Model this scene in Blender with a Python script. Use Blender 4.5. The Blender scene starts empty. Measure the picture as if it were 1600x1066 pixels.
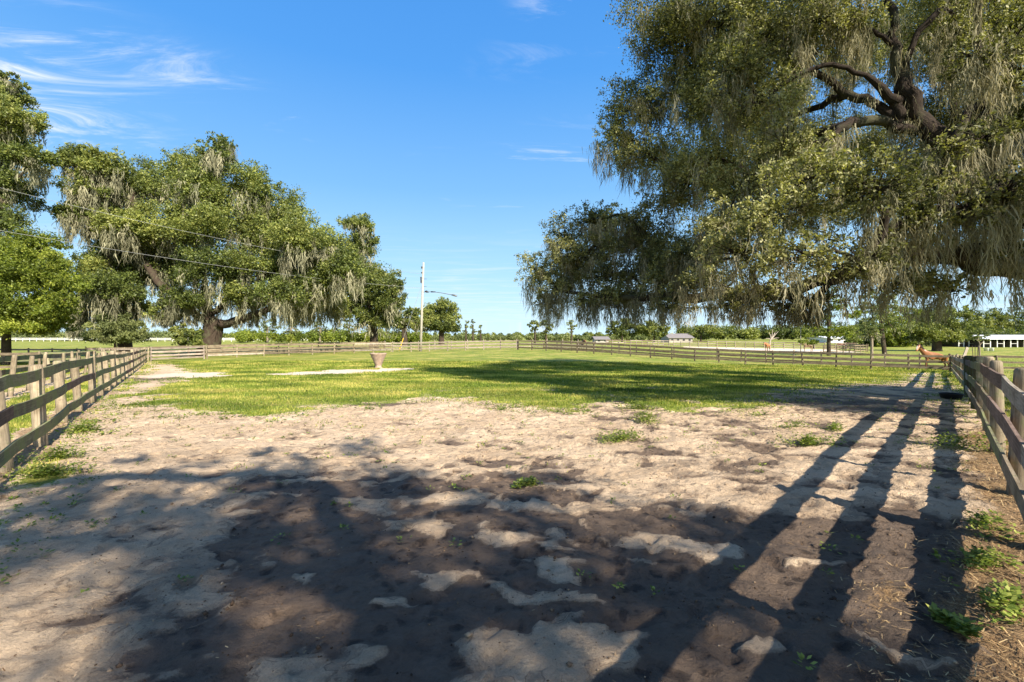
import bpy, math, random
import numpy as np
from mathutils import Vector, Matrix

# ------------------------------------------------------------------ camera, sky, sun, exposure
SC = bpy.context.scene
COL = SC.collection
R = math.radians
F, CX, HY, EYE = 711.0, 800.0, 525.0, 1.83      # focal length in pixels, picture centre, horizon row, eye height
cam = bpy.data.cameras.new('camera'); cam.lens = 16.0; cam.sensor_width = 36.0
cam.shift_y = -8.0/1600; cam.clip_end = 6000; cam.clip_start = 0.05
camo = bpy.data.objects.new('camera', cam); COL.objects.link(camo)
camo.location = (0, 0, EYE); camo.rotation_euler = (R(90), 0, 0)
SC.camera = camo
SUN_AZ, SUN_EL = 145.0, 35.5                     # the sun stands behind the right shoulder
SC.view_settings.view_transform = 'Standard'; SC.view_settings.look = 'None'
SC.view_settings.exposure = 1.28; SC.view_settings.gamma = 1.0
SC.cycles.max_bounces = 5; SC.cycles.diffuse_bounces = 3; SC.cycles.transmission_bounces = 3
SC.cycles.use_denoising = True

world = bpy.data.worlds.new('World'); SC.world = world; world.use_nodes = True
def nn(nt, typ, **kw):
    n = nt.nodes.new(typ)
    for k, v in kw.items():
        if k == 'ins':
            for kk, vv in v.items(): n.inputs[kk].default_value = vv
        else: setattr(n, k, v)
    return n
def build_world():
    nt = world.node_tree; nt.nodes.clear(); L = nt.links.new
    out = nn(nt, 'ShaderNodeOutputWorld'); bg = nn(nt, 'ShaderNodeBackground')
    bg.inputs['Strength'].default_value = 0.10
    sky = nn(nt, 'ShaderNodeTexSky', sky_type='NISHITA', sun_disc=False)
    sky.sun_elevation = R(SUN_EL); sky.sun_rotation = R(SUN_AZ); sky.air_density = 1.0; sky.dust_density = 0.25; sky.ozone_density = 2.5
    tc = nn(nt, 'ShaderNodeTexCoord'); sep = nn(nt, 'ShaderNodeSeparateXYZ'); L(tc.outputs['Generated'], sep.inputs[0])
    def m(op, a, b=None, c=None):
        n = nn(nt, 'ShaderNodeMath', operation=op)
        for i, v in enumerate((a, b, c)):
            if v is None: continue
            if isinstance(v, (int, float)): n.inputs[i].default_value = v
            else: L(v, n.inputs[i])
        return n.outputs[0]
    zz = m('MAXIMUM', sep.outputs[2], 0.03)
    u = m('DIVIDE', sep.outputs[0], zz); v = m('DIVIDE', sep.outputs[1], zz)
    cmb = nn(nt, 'ShaderNodeCombineXYZ'); L(u, cmb.inputs[0]); L(v, cmb.inputs[1])
    # cirrus streaks : noise stretched along one direction of the cloud layer
    mp = nn(nt, 'ShaderNodeMapping'); mp.inputs['Rotation'].default_value = (0, 0, R(12)); mp.inputs['Scale'].default_value = (0.7, 1.9, 1)
    L(cmb.outputs[0], mp.inputs[0])
    n1 = nn(nt, 'ShaderNodeTexNoise', ins={'Scale': 1.3, 'Detail': 10.0, 'Roughness': 0.68, 'Distortion': 1.6}); L(mp.outputs[0], n1.inputs['Vector'])
    n2 = nn(nt, 'ShaderNodeTexNoise', ins={'Scale': 0.55, 'Detail': 2.0}); L(cmb.outputs[0], n2.inputs['Vector'])
    n3 = nn(nt, 'ShaderNodeTexNoise', ins={'Scale': 0.9, 'Detail': 6.0, 'Roughness': 0.6, 'Distortion': 0.5}); L(mp.outputs[0], n3.inputs['Vector'])
    def mr(x, a, b, c=0.0, d=1.0):
        n = nn(nt, 'ShaderNodeMapRange', interpolation_type='SMOOTHSTEP'); L(x, n.inputs[0])
        for i, q in enumerate((a, b, c, d)): n.inputs[i+1].default_value = q
        return n.outputs[0]
    # a bank of cirrus in the west-north-west part of the sky, a little elsewhere
    az = m('DIVIDE', sep.outputs[0], m('MAXIMUM', sep.outputs[1], 0.05))       # tan of azimuth
    west = mr(az, -0.62, -1.05)
    hi = mr(sep.outputs[2], 0.22, 0.34); lo = mr(sep.outputs[2], 0.50, 0.42)
    bank = m('MULTIPLY', m('MULTIPLY', west, hi), lo)
    streak = mr(n1.outputs[0], 0.44, 0.78)
    c1 = m('MULTIPLY', m('MULTIPLY', bank, streak), 1.35)
    wisp = m('MULTIPLY', mr(n1.outputs[0], 0.53, 0.78), mr(n2.outputs[0], 0.49, 0.58))
    c2 = m('MULTIPLY', wisp, 0.6)
    lowm = m('MULTIPLY', mr(sep.outputs[2], 0.26, 0.05), mr(n3.outputs[0], 0.45, 0.72))
    c3 = m('MULTIPLY', lowm, 0.45)
    hz = m('MULTIPLY', mr(sep.outputs[2], 0.16, -0.02), 0.25)
    tot = m('MINIMUM', m('ADD', m('ADD', c1, c2), m('ADD', c3, hz)), 0.85)
    mix = nn(nt, 'ShaderNodeMix', data_type='RGBA'); L(tot, mix.inputs[0])
    # the clear sky: the physical sky, held back ahead by a blue elevation gradient, left brighter behind the camera as added fill
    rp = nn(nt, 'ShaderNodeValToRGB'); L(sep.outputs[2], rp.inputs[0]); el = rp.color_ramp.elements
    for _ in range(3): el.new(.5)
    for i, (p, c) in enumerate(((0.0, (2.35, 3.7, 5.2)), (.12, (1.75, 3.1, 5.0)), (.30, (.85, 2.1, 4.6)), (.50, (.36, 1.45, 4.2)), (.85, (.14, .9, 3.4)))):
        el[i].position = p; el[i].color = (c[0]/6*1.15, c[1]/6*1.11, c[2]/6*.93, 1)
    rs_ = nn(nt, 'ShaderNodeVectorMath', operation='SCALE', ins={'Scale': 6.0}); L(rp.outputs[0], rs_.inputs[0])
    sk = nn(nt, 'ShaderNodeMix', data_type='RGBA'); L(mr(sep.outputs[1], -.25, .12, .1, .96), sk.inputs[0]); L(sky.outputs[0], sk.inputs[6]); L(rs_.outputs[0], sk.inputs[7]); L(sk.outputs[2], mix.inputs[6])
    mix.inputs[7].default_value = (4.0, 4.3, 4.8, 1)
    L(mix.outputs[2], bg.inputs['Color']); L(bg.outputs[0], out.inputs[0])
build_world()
sun = bpy.data.lights.new('sun', 'SUN'); sun.energy = 5.0; sun.angle = R(0.53); sun.color = (1.0, 0.92, 0.79)
suno = bpy.data.objects.new('sun', sun); COL.objects.link(suno)
SD = Vector((-math.sin(R(SUN_AZ))*math.cos(R(SUN_EL)), -math.cos(R(SUN_AZ))*math.cos(R(SUN_EL)), -math.sin(R(SUN_EL))))
suno.rotation_euler = SD.to_track_quat('-Z', 'Y').to_euler(); suno.location = (0, 0, 50)

# ------------------------------------------------------------------ numeric helpers
def _hash(ix, iy, seed):
    h = (ix.astype(np.int64)*374761393 + iy.astype(np.int64)*668265263 + seed*1274126177) & 0xffffffff
    h = ((h ^ (h >> 13))*1274126177) & 0xffffffff
    return ((h ^ (h >> 16)) & 0xffff)/65535.0*2*np.pi
def perlin(x, y, seed=0):
    x = np.asarray(x, float); y = np.asarray(y, float)
    ix = np.floor(x); iy = np.floor(y); fx = x-ix; fy = y-iy
    u = fx*fx*fx*(fx*(fx*6-15)+10); v = fy*fy*fy*(fy*(fy*6-15)+10)
    def g(dx, dy):
        a = _hash(ix+dx, iy+dy, seed); return np.cos(a)*(fx-dx)+np.sin(a)*(fy-dy)
    a = g(0, 0); b = g(1, 0); c = g(0, 1); d = g(1, 1)
    return (a+(b-a)*u)+((c+(d-c)*u)-(a+(b-a)*u))*v
def fbm(x, y, seed=0, oct=4, gain=0.5):
    s = 0; a = 1
    for i in range(oct):
        s = s+a*perlin(x*2**i, y*2**i, seed+i*17); a *= gain
    return s
def sstep(x, a, b):
    t = np.clip((x-a)/(b-a), 0, 1); return t*t*(3-2*t)

# terrain, read off the feet of the fence posts
CP = np.array([(0,0,0),(-6.83,6.2,-.02),(-7.86,7.6,.0),(-9.8,9.9,-.06),(5.64,5.08,.08),(7.4,6.97,.04),(9.12,8.7,0),(-4,3,0),(4,2,.04),(0,-12,0),(-25,0,0),(22,0,0),
 (-17.9,20.7,-.3),(0,20,-.33),(17,18,-.4),(-26,31,-.55),(0,33,-.7),(-10,35,-.68),(26,27,-.75),(-37,46,-.77),(34.9,36,-1.08),(.9,65,-.14),(20,47,-.92),(12,55,-.5),
 (-14,66,-.44),(-32,50,-.56),(-55,50,-.8),(50,40,-1.15),(60,90,-1.1),(100,130,-1.0),(0,100,-.25),(-60,100,-.45),(-110,170,-.45),(0,190,-.35),(180,180,-.7),(80,30,-1.0),(-90,40,-.8),(-10,10,-.06),(3,10,-.05),(0,8,-.02),(0,-80,0),(-150,0,-.5),(150,0,-.6)], float)
def _phi(r): return np.sqrt(r*r+36.0)
_A = _phi(np.hypot(CP[:, None, 0]-CP[None, :, 0], CP[:, None, 1]-CP[None, :, 1]))
_n = len(CP); _B = np.zeros((_n+1, _n+1)); _B[:_n, :_n] = _A - 0.3*np.eye(_n); _B[:_n, _n] = 1; _B[_n, :_n] = 1
_w = np.linalg.solve(_B, np.append(CP[:, 2], 0))
def T(x, y):
    x = np.asarray(x, float); y = np.asarray(y, float); z = np.full(np.broadcast(x, y).shape, _w[_n])
    for i in range(_n): z = z+_w[i]*_phi(np.hypot(x-CP[i, 0], y-CP[i, 1]))
    d = np.hypot(x, y); f = sstep(d, 160, 260)
    return np.clip(z, -1.4, .3)*(1-f)-0.4*f
def Tz(x, y): return float(T(np.array([x]), np.array([y]))[0])
def at(px, py, Y): return np.array([(px-CX)/F*Y, Y, EYE+(HY-py)/F*Y])        # a point read off the photograph, at its own distance
def hit(px, py):                                                            # ground point
    Y = 5.0
    for _ in range(40):
        Yn = (EYE-Tz((px-CX)/F*Y, Y))*F/max(py-HY, 2.0); Y = 0.5*Y+0.5*Yn
    return ((px-CX)/F*Y, Y)

# ------------------------------------------------------------------ mesh helpers
def mesh_obj(name, V, Fc, mat, parent=None, attrs=None, uv=None, smooth=False, origin=None, colattr=None):
    V = np.asarray(V, np.float32).reshape(-1, 3)
    if origin is not None: V = V-np.asarray(origin, np.float32)
    me = bpy.data.meshes.new(name)
    if isinstance(Fc, np.ndarray):
        nf, k = Fc.shape
        me.vertices.add(len(V)); me.vertices.foreach_set('co', V.ravel())
        me.loops.add(nf*k); me.loops.foreach_set('vertex_index', Fc.astype(np.int32).ravel())
        me.polygons.add(nf); me.polygons.foreach_set('loop_start', np.arange(0, nf*k, k, dtype=np.int32))
        me.polygons.foreach_set('loop_total', np.full(nf, k, np.int32))
        if smooth: me.polygons.foreach_set('use_smooth', np.ones(nf, bool))
        me.update(calc_edges=True)
    else:
        me.from_pydata(V.tolist(), [], [list(f) for f in Fc])
        if smooth: me.polygons.foreach_set('use_smooth', np.ones(len(me.polygons), bool))
    if attrs:
        for nme, (dom, arr) in attrs.items():
            a = me.attributes.new(nme, 'FLOAT', dom); a.data.foreach_set('value', np.asarray(arr, np.float32))
    if uv is not None:
        l = me.uv_layers.new(name='UVMap'); l.data.foreach_set('uv', np.asarray(uv, np.float32).ravel())
    if mat: me.materials.append(mat)
    o = bpy.data.objects.new(name, me); COL.objects.link(o)
    if parent is not None: o.parent = parent
    elif origin is not None: o.location = tuple(float(q) for q in origin)
    return o
def tag(o, label=None, cat=None, group=None, kind=None):
    if label: o['label'] = label
    if cat: o['category'] = cat
    if group: o['group'] = group
    if kind: o['kind'] = kind
    return o
def thing(name, label, cat, loc, group=None, rz=0.0):
    o = bpy.data.objects.new(name, None); COL.objects.link(o); o.location = tuple(float(q) for q in loc); o.rotation_euler = (0, 0, rz)
    o.empty_display_size = 0.2
    return tag(o, label, cat, group)
class MB:
    def __init__(s): s.v = []; s.f = []; s.uv = []; s.n = 0
    def add(s, V, Fs, UV=None):
        s.v.append(np.asarray(V, float).reshape(-1, 3))
        for k, f in enumerate(Fs):
            s.f.append(tuple(int(i)+s.n for i in f))
            s.uv.extend(UV[k] if UV else [(0.0, 0.0)]*len(f))
        s.n += len(s.v[-1])
    def board(s, a, b, h, t, nrm=None, seg=1, warp=0.0, rng=None):      # plank from a to b (axis points), height h, thickness t
        a = np.array(a, float); b = np.array(b, float); d = b-a; Ln = np.linalg.norm(d); d = d/Ln
        up = np.array([0, 0, 1.0]) if abs(d[2]) < .9 else np.array([1.0, 0, 0])
        side = np.cross(d, up); side /= np.linalg.norm(side); up2 = np.cross(side, d)
        V = []; 
        for i in range(seg+1):
            t_ = i/seg; c = a+(b-a)*t_
            if warp and rng is not None and 0 < i < seg: c = c+up2*rng.uniform(-warp, warp)+side*rng.uniform(-warp, warp)*.6
            for sx, sz in ((-1, -1), (1, -1), (1, 1), (-1, 1)): V.append(c+side*sx*t/2+up2*sz*h/2)
        Fs = []; UV = []; o = random.random()*50
        per = [0, t, t+h, 2*t+h, 2*t+2*h]
        for i in range(seg):
            for k in range(4):
                k2 = (k+1) % 4
                Fs.append((4*i+k, 4*i+k2, 4*i+4+k2, 4*i+4+k)); u0 = o+i*Ln/seg; u1 = o+(i+1)*Ln/seg
                UV.append([(u0, per[k]), (u0, per[k+1]), (u1, per[k+1]), (u1, per[k])])
        Fs.append((3, 2, 1, 0)); UV.append([(o, 0), (o, t), (o+h, t), (o+h, 0)])
        e = 4*seg; Fs.append((e, e+1, e+2, e+3)); UV.append([(o, 0), (o, t), (o+h, t), (o+h, 0)])
        s.add(V, Fs, UV)
    def tube(s, P, rad, sides=8, cap=True, rough=0.0, rng=None):
        P = np.array(P, float); n = len(P); rad = np.broadcast_to(np.asarray(rad, float), (n,))
        V = []; tang = np.gradient(P, axis=0); ref = np.array([0.31, 0.17, 0.93])
        ph = np.arange(sides)/sides*2*np.pi; ln = np.concatenate([[0], np.cumsum(np.linalg.norm(np.diff(P, axis=0), axis=1))]); o = random.random()*40
        prof = 1+(rng.uniform(-rough, rough, sides) if rng is not None and rough else np.zeros(sides))
        t0 = tang[0]/np.linalg.norm(tang[0]); u = np.cross(t0, ref if abs(t0@ref) < .9 else np.array([1.0, 0, 0])); u /= np.linalg.norm(u)
        for i in range(n):
            t = tang[i]/(np.linalg.norm(tang[i])+1e-9); u = u-t*(u@t); u /= np.linalg.norm(u); w = np.cross(t, u)
            rr = rad[i]*prof*(1+(rng.uniform(-rough, rough, sides)*.4 if rng is not None and rough else 0))
            V.append(P[i]+np.outer(np.cos(ph)*rr, u)+np.outer(np.sin(ph)*rr, w))
        Fs = []; UV = []
        for i in range(n-1):
            for k in range(sides):
                k2 = (k+1) % sides
                Fs.append((i*sides+k, i*sides+k2, (i+1)*sides+k2, (i+1)*sides+k))
                a0 = k/sides*6.28*rad[0]; a1 = (k+1)/sides*6.28*rad[0]
                UV.append([(o+ln[i], a0), (o+ln[i], a1), (o+ln[i+1], a1), (o+ln[i+1], a0)])
        if cap:
            Fs.append(tuple(range(sides))[::-1]); UV.append([(o+.1*math.cos(a), .1*math.sin(a)) for a in ph])
            Fs.append(tuple((n-1)*sides+k for k in range(sides))); UV.append([(o+.1*math.cos(a), .1*math.sin(a)) for a in ph])
        s.add(np.concatenate(V), Fs, UV)
    def build(s, name, mat, parent=None, smooth=False, origin=None):
        V = np.concatenate(s.v)
        if origin is None and parent is not None: origin = np.array(parent.location)
        o = mesh_obj(name, V, s.f, mat, parent, uv=np.array(s.uv), smooth=smooth, origin=origin)
        return o

# ------------------------------------------------------------------ materials
def newmat(name):
    m = bpy.data.materials.new(name); m.use_nodes = True; nt = m.node_tree; nt.nodes.clear()
    return m, nt, nn(nt, 'ShaderNodeOutputMaterial')
def ramp(nt, fac, stops):
    r = nn(nt, 'ShaderNodeValToRGB'); e = r.color_ramp.elements
    while len(e) < len(stops): e.new(0.5)
    for i, (p, c) in enumerate(stops): e[i].position = p; e[i].color = (*c, 1)
    nt.links.new(fac, r.inputs[0]); return r.outputs[0]
def wood(name, dark, light, moss=0.0, mosscol=(.10, .12, .045), seed=0.0, rough=.9):
    m, nt, out = newmat(name); L = nt.links.new
    tc = nn(nt, 'ShaderNodeTexCoord'); mp = nn(nt, 'ShaderNodeMapping'); mp.inputs['Scale'].default_value = (2.2, 46, 1); L(tc.outputs['UV'], mp.inputs[0])
    n1 = nn(nt, 'ShaderNodeTexNoise', ins={'Scale': 1.0, 'Detail': 6, 'Roughness': .65}); L(mp.outputs[0], n1.inputs['Vector'])
    n2 = nn(nt, 'ShaderNodeTexNoise', ins={'Scale': 2.6, 'Detail': 5, 'Roughness': .6}); L(tc.outputs['Object'], n2.inputs['Vector'])
    n3 = nn(nt, 'ShaderNodeTexNoise', ins={'Scale': 14.0, 'Detail': 4}); L(tc.outputs['Object'], n3.inputs['Vector'])
    ad = nn(nt, 'ShaderNodeMath', operation='MULTIPLY_ADD', ins={1: .55, 2: 0}); L(n1.outputs[0], ad.inputs[0])
    ad2 = nn(nt, 'ShaderNodeMath', operation='MULTIPLY_ADD', ins={1: .5}); L(n2.outputs[0], ad2.inputs[0]); L(ad.outputs[0], ad2.inputs[2])
    c0 = ramp(nt, ad2.outputs[0], [(.40, dark), (.62, light)])
    kn = nn(nt, 'ShaderNodeTexNoise', ins={'Scale': 5.5, 'Detail': 6, 'Roughness': .75}); L(tc.outputs['Object'], kn.inputs['Vector']); kr = nn(nt, 'ShaderNodeMapRange', ins={1: .55, 2: .72, 3: 0, 4: .7}); L(kn.outputs[0], kr.inputs[0])
    k0 = nn(nt, 'ShaderNodeMix', data_type='RGBA'); L(kr.outputs[0], k0.inputs[0]); L(c0, k0.inputs[6]); k0.inputs[7].default_value = (*[q*.6 for q in dark], 1); c = k0.outputs[2]
    oi = nn(nt, 'ShaderNodeObjectInfo'); mu = nn(nt, 'ShaderNodeMapRange', ins={3: .72, 4: 1.22}); L(oi.outputs['Random'], mu.inputs[0])
    mc = nn(nt, 'ShaderNodeVectorMath', operation='SCALE'); L(c, mc.inputs[0]); L(mu.outputs[0], mc.inputs['Scale'])
    col = mc.outputs[0]
    if moss > 0:
        ma = nn(nt, 'ShaderNodeMath', operation='ADD'); L(n2.outputs[0], ma.inputs[0]); 
        mb = nn(nt, 'ShaderNodeMath', operation='MULTIPLY', ins={1: .4}); L(n3.outputs[0], mb.inputs[0]); L(mb.outputs[0], ma.inputs[1])
        mr = nn(nt, 'ShaderNodeMapRange', ins={1: .86-moss*.3, 2: .98-moss*.25, 3: 0, 4: .85}); L(ma.outputs[0], mr.inputs[0])
        mx = nn(nt, 'ShaderNodeMix', data_type='RGBA'); L(mr.outputs[0], mx.inputs[0]); L(col, mx.inputs[6]); mx.inputs[7].default_value = (*mosscol, 1); col = mx.outputs[2]
    b = nn(nt, 'ShaderNodeBsdfPrincipled', ins={'Roughness': rough, 'Specular IOR Level': .2}); L(col, b.inputs['Base Color'])
    bp = nn(nt, 'ShaderNodeBump', ins={'Strength': .7, 'Distance': .006}); L(n1.outputs[0], bp.inputs['Height']); L(bp.outputs[0], b.inputs['Normal'])
    L(b.outputs[0], out.inputs[0]); return m
def foliage(name, c1, c2, c3, trans=.3, rough=.5, spec=.35, tcol=None):
    m, nt, out = newmat(name); L = nt.links.new
    at_ = nn(nt, 'ShaderNodeAttribute', attribute_name='tint')
    col = ramp(nt, at_.outputs['Fac'], [(0.0, c1), (.5, c2), (1.0, c3)])
    tc = nn(nt, 'ShaderNodeTexCoord'); n = nn(nt, 'ShaderNodeTexNoise', ins={'Scale': .35, 'Detail': 3}); L(tc.outputs['Object'], n.inputs['Vector'])
    mr = nn(nt, 'ShaderNodeMapRange', ins={1: .3, 2: .7, 3: .72, 4: 1.3}); L(n.outputs[0], mr.inputs[0])
    sc = nn(nt, 'ShaderNodeVectorMath', operation='SCALE'); L(col, sc.inputs[0]); L(mr.outputs[0], sc.inputs['Scale'])
    b = nn(nt, 'ShaderNodeBsdfPrincipled', ins={'Roughness': rough, 'Specular IOR Level': spec}); L(sc.outputs[0], b.inputs['Base Color'])
    t = nn(nt, 'ShaderNodeBsdfTranslucent'); s2 = nn(nt, 'ShaderNodeVectorMath', operation='MULTIPLY'); L(sc.outputs[0], s2.inputs[0]); s2.inputs[1].default_value = tcol or (1.5, 1.6, .6)
    L(s2.outputs[0], t.inputs[0])
    mx = nn(nt, 'ShaderNodeMixShader', ins={0: trans}); L(b.outputs[0], mx.inputs[1]); L(t.outputs[0], mx.inputs[2]); L(mx.outputs[0], out.inputs[0]); return m
def bark(name, c1, c2, green=.25):
    m, nt, out = newmat(name); L = nt.links.new
    tc = nn(nt, 'ShaderNodeTexCoord'); mp = nn(nt, 'ShaderNodeMapping'); mp.inputs['Scale'].default_value = (3.0, 14, 1); L(tc.outputs['UV'], mp.inputs[0])
    n1 = nn(nt, 'ShaderNodeTexNoise', ins={'Scale': 1.2, 'Detail': 7, 'Roughness': .7}); L(mp.outputs[0], n1.inputs['Vector'])
    n2 = nn(nt, 'ShaderNodeTexNoise', ins={'Scale': 1.3, 'Detail': 5}); L(tc.outputs['Object'], n2.inputs['Vector'])
    c = ramp(nt, n1.outputs[0], [(.35, c1), (.65, c2)])
    mr = nn(nt, 'ShaderNodeMapRange', ins={1: .5, 2: .62, 3: 0, 4: green*2}); L(n2.outputs[0], mr.inputs[0])
    mx = nn(nt, 'ShaderNodeMix', data_type='RGBA'); L(mr.outputs[0], mx.inputs[0]); L(c, mx.inputs[6]); mx.inputs[7].default_value = (.11, .115, .06, 1)
    b = nn(nt, 'ShaderNodeBsdfPrincipled', ins={'Roughness': .95, 'Specular IOR Level': .15}); L(mx.outputs[2], b.inputs['Base Color'])
    bp = nn(nt, 'ShaderNodeBump', ins={'Strength': 1.0, 'Distance': .04}); L(n1.outputs[0], bp.inputs['Height']); L(bp.outputs[0], b.inputs['Normal'])
    L(b.outputs[0], out.inputs[0]); return m
def plain(name, col, rough=.7, metal=0.0, spec=.3, nscale=6.0, var=.25, bump=0.0):
    m, nt, out = newmat(name); L = nt.links.new
    tc = nn(nt, 'ShaderNodeTexCoord'); n = nn(nt, 'ShaderNodeTexNoise', ins={'Scale': nscale, 'Detail': 5, 'Roughness': .6}); L(tc.outputs['Object'], n.inputs['Vector'])
    c = ramp(nt, n.outputs[0], [(.3, tuple(q*(1-var) for q in col)), (.7, tuple(min(1, q*(1+var)) for q in col))])
    b = nn(nt, 'ShaderNodeBsdfPrincipled', ins={'Roughness': rough, 'Metallic': metal, 'Specular IOR Level': spec}); L(c, b.inputs['Base Color'])
    if bump: 
        bp = nn(nt, 'ShaderNodeBump', ins={'Strength': .6, 'Distance': bump}); L(n.outputs[0], bp.inputs['Height']); L(bp.outputs[0], b.inputs['Normal'])
    L(b.outputs[0], out.inputs[0]); return m
M = {}
M['post'] = wood('weathered_post', (.12, .09, .055), (.36, .29, .195), .35, (.14, .15, .06))
M['post_dark'] = wood('shaded_post', (.045, .035, .022), (.12, .10, .06), .8, (.07, .085, .03))  # mossy post wood with the shade it stands in put into the colour
M['board_green'] = wood('mossy_board', (.10, .088, .05), (.27, .245, .15), .75, (.17, .19, .07))
M['board_grey'] = wood('grey_board', (.15, .12, .085), (.38, .32, .25), .25)
M['board_red'] = wood('reddish_board', (.075, .048, .035), (.20, .14, .11), 0)
M['board_brown'] = wood('brown_board', (.10, .075, .045), (.23, .18, .12), .25)
M['board_pale'] = wood('pale_board', (.15, .115, .09), (.34, .28, .225), .15)
M['white'] = plain('white_paint', (.72, .70, .64), .6, nscale=3, var=.1)
M['oakleaf'] = foliage('oak_leaves', (.052, .058, .022), (.15, .150, .052), (.345, .325, .14), .3, .5, .25)
M['oakleaf2'] = foliage('oak_leaves_far', (.038, .054, .014), (.122, .150, .032), (.29, .295, .075), .28, .5, .3)
M['bright'] = foliage('bright_leaves', (.06, .085, .012), (.15, .185, .022), (.30, .32, .05), .36, .5, .3)
M['dusty'] = foliage('dusty_leaves', (.09, .11, .045), (.17, .195, .07), (.28, .29, .11), .3, .6, .2)
M['moss'] = foliage('hanging_moss', (.13, .13, .08), (.26, .25, .155), (.42, .39, .255), .3, .9, .1, (1.1, 1.05, .8))
M['moss_dark'] = foliage('hanging_moss_olive', (.12, .115, .065), (.25, .23, .14), (.40, .36, .24), .35, .9, .1, (1.1, 1.05, .8))
M['grass'] = foliage('grass_blades', (.075, .115, .016), (.20, .24, .033), (.46, .39, .11), .33, .6, .2)
M['weed'] = foliage('weed_leaves', (.06, .09, .015), (.15, .20, .03), (.33, .35, .08), .35, .5, .3)
M['straw'] = foliage('straw', (.12, .065, .028), (.28, .175, .08), (.50, .36, .18), .1, .7, .2, (1, 1, 1))
M['bark'] = bark('oak_bark', (.02, .014, .010), (.085, .062, .044), .18)
M['bark_dark'] = bark('dark_oak_bark', (.010, .008, .006), (.048, .035, .026), .2)
M['bark_pale'] = bark('pale_bark', (.12, .09, .06), (.33, .27, .2), .1)

# ------------------------------------------------------------------ ground
def sdf_poly(P, x, y):                                  # signed distance, positive inside
    P = np.array(P, float); n = len(P); d = np.full(x.shape, 1e9); ins = np.zeros(x.shape, bool)
    for i in range(n):
        a = P[i]; b = P[(i+1) % n]; e = b-a; wx = x-a[0]; wy = y-a[1]
        t = np.clip((wx*e[0]+wy*e[1])/(e@e), 0, 1); d = np.minimum(d, (wx-e[0]*t)**2+(wy-e[1]*t)**2)
        c = (a[1] > y) != (b[1] > y)
        with np.errstate(divide='ignore', invalid='ignore'):
            xi = a[0]+(y-a[1])/(b[1]-a[1])*e[0] if b[1] != a[1] else np.full(x.shape, 1e9)
        ins ^= c & (x < xi)
    return np.where(ins, np.sqrt(d), -np.sqrt(d))
def poly(pts): return [hit(*p) for p in pts]
RIGHT_FENCE = [(.45, -.35), (2.6, 1.9), (5.64, 5.08), (9.12, 8.7), (20.2, 20.3), (34.9, 36.0)]
LEFT_FENCE = [(-4.0, 2.5), (-6.83, 6.2), (-17.9, 20.7), (-37, 46)]
P_sand = poly([(232, 566), (290, 572), (300, 585), (270, 600), (240, 610), (245, 640), (330, 648), (420, 650), (500, 634), (600, 630), (680, 619), (760, 627), (830, 637), (900, 641), (960, 628), (1050, 640),
               (1140, 641), (1210, 615), (1300, 602), (1400, 596), (1425, 583), (1470, 583), (1484, 600)]) + [(20.3, 20.3), (9.9, 8.8), (6.6, 5.2), (3.6, 2.0), (1.5, -1), (-3.4, -1), (-3.9, 2.6), (-6.2, 6.2)] + poly([(95, 695), (140, 650), (180, 615)])
P_wet = poly([(215, 1100), (255, 965), (300, 900), (350, 805), (440, 752), (560, 732), (650, 752), (720, 715), (800, 700), (940, 738), (1000, 790), (1090, 822), (1200, 832), (1330, 838), (1480, 832), (1500, 900), (1430, 1000), (1440, 1120)])
P_straw = poly([(1560, 640), (1500, 690), (1515, 760), (1500, 830), (1470, 900), (1450, 1120)]) + [(2.2, .5), (3.6, 1.2), (6.6, 5.0), (9.5, 8.2), (13, 12.2), (12.6, 13)]
P_straw2 = poly([(1340, 850), (1440, 850), (1460, 950), (1440, 1080), (1330, 1080), (1290, 960)])
P_arena = [(33, 86), (62, 80), (70, 100), (42, 112)]
ISL = [(790, 1005, .44, .20, 0), (555, 1010, .22, .10, 30), (700, 905, .42, .09, -8), (850, 930, .42, .09, -10), (640, 945, .3, .06, 8), (640, 815, .42, .16, 10), (700, 780, .6, .2, 0), (590, 790, .25, .15, 0),
       (1040, 850, .7, .15, -18), (800, 840, .5, .16, 0), (880, 900, .2, .2, 0), (900, 1010, .26, .2, 20), (460, 905, .26, .08, 0), (980, 775, .3, .1, 0), (1120, 960, .1, .05, 0), (1180, 1010, .25, .03, 0), (850, 790, .8, .12, -8), (780, 735, .8, .2, 0), (900, 760, .5, .12, -10), (1010, 880, .45, .06, -25), (1420, 1010, .28, .06, -20), (1280, 880, .2, .05, 0)]
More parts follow.
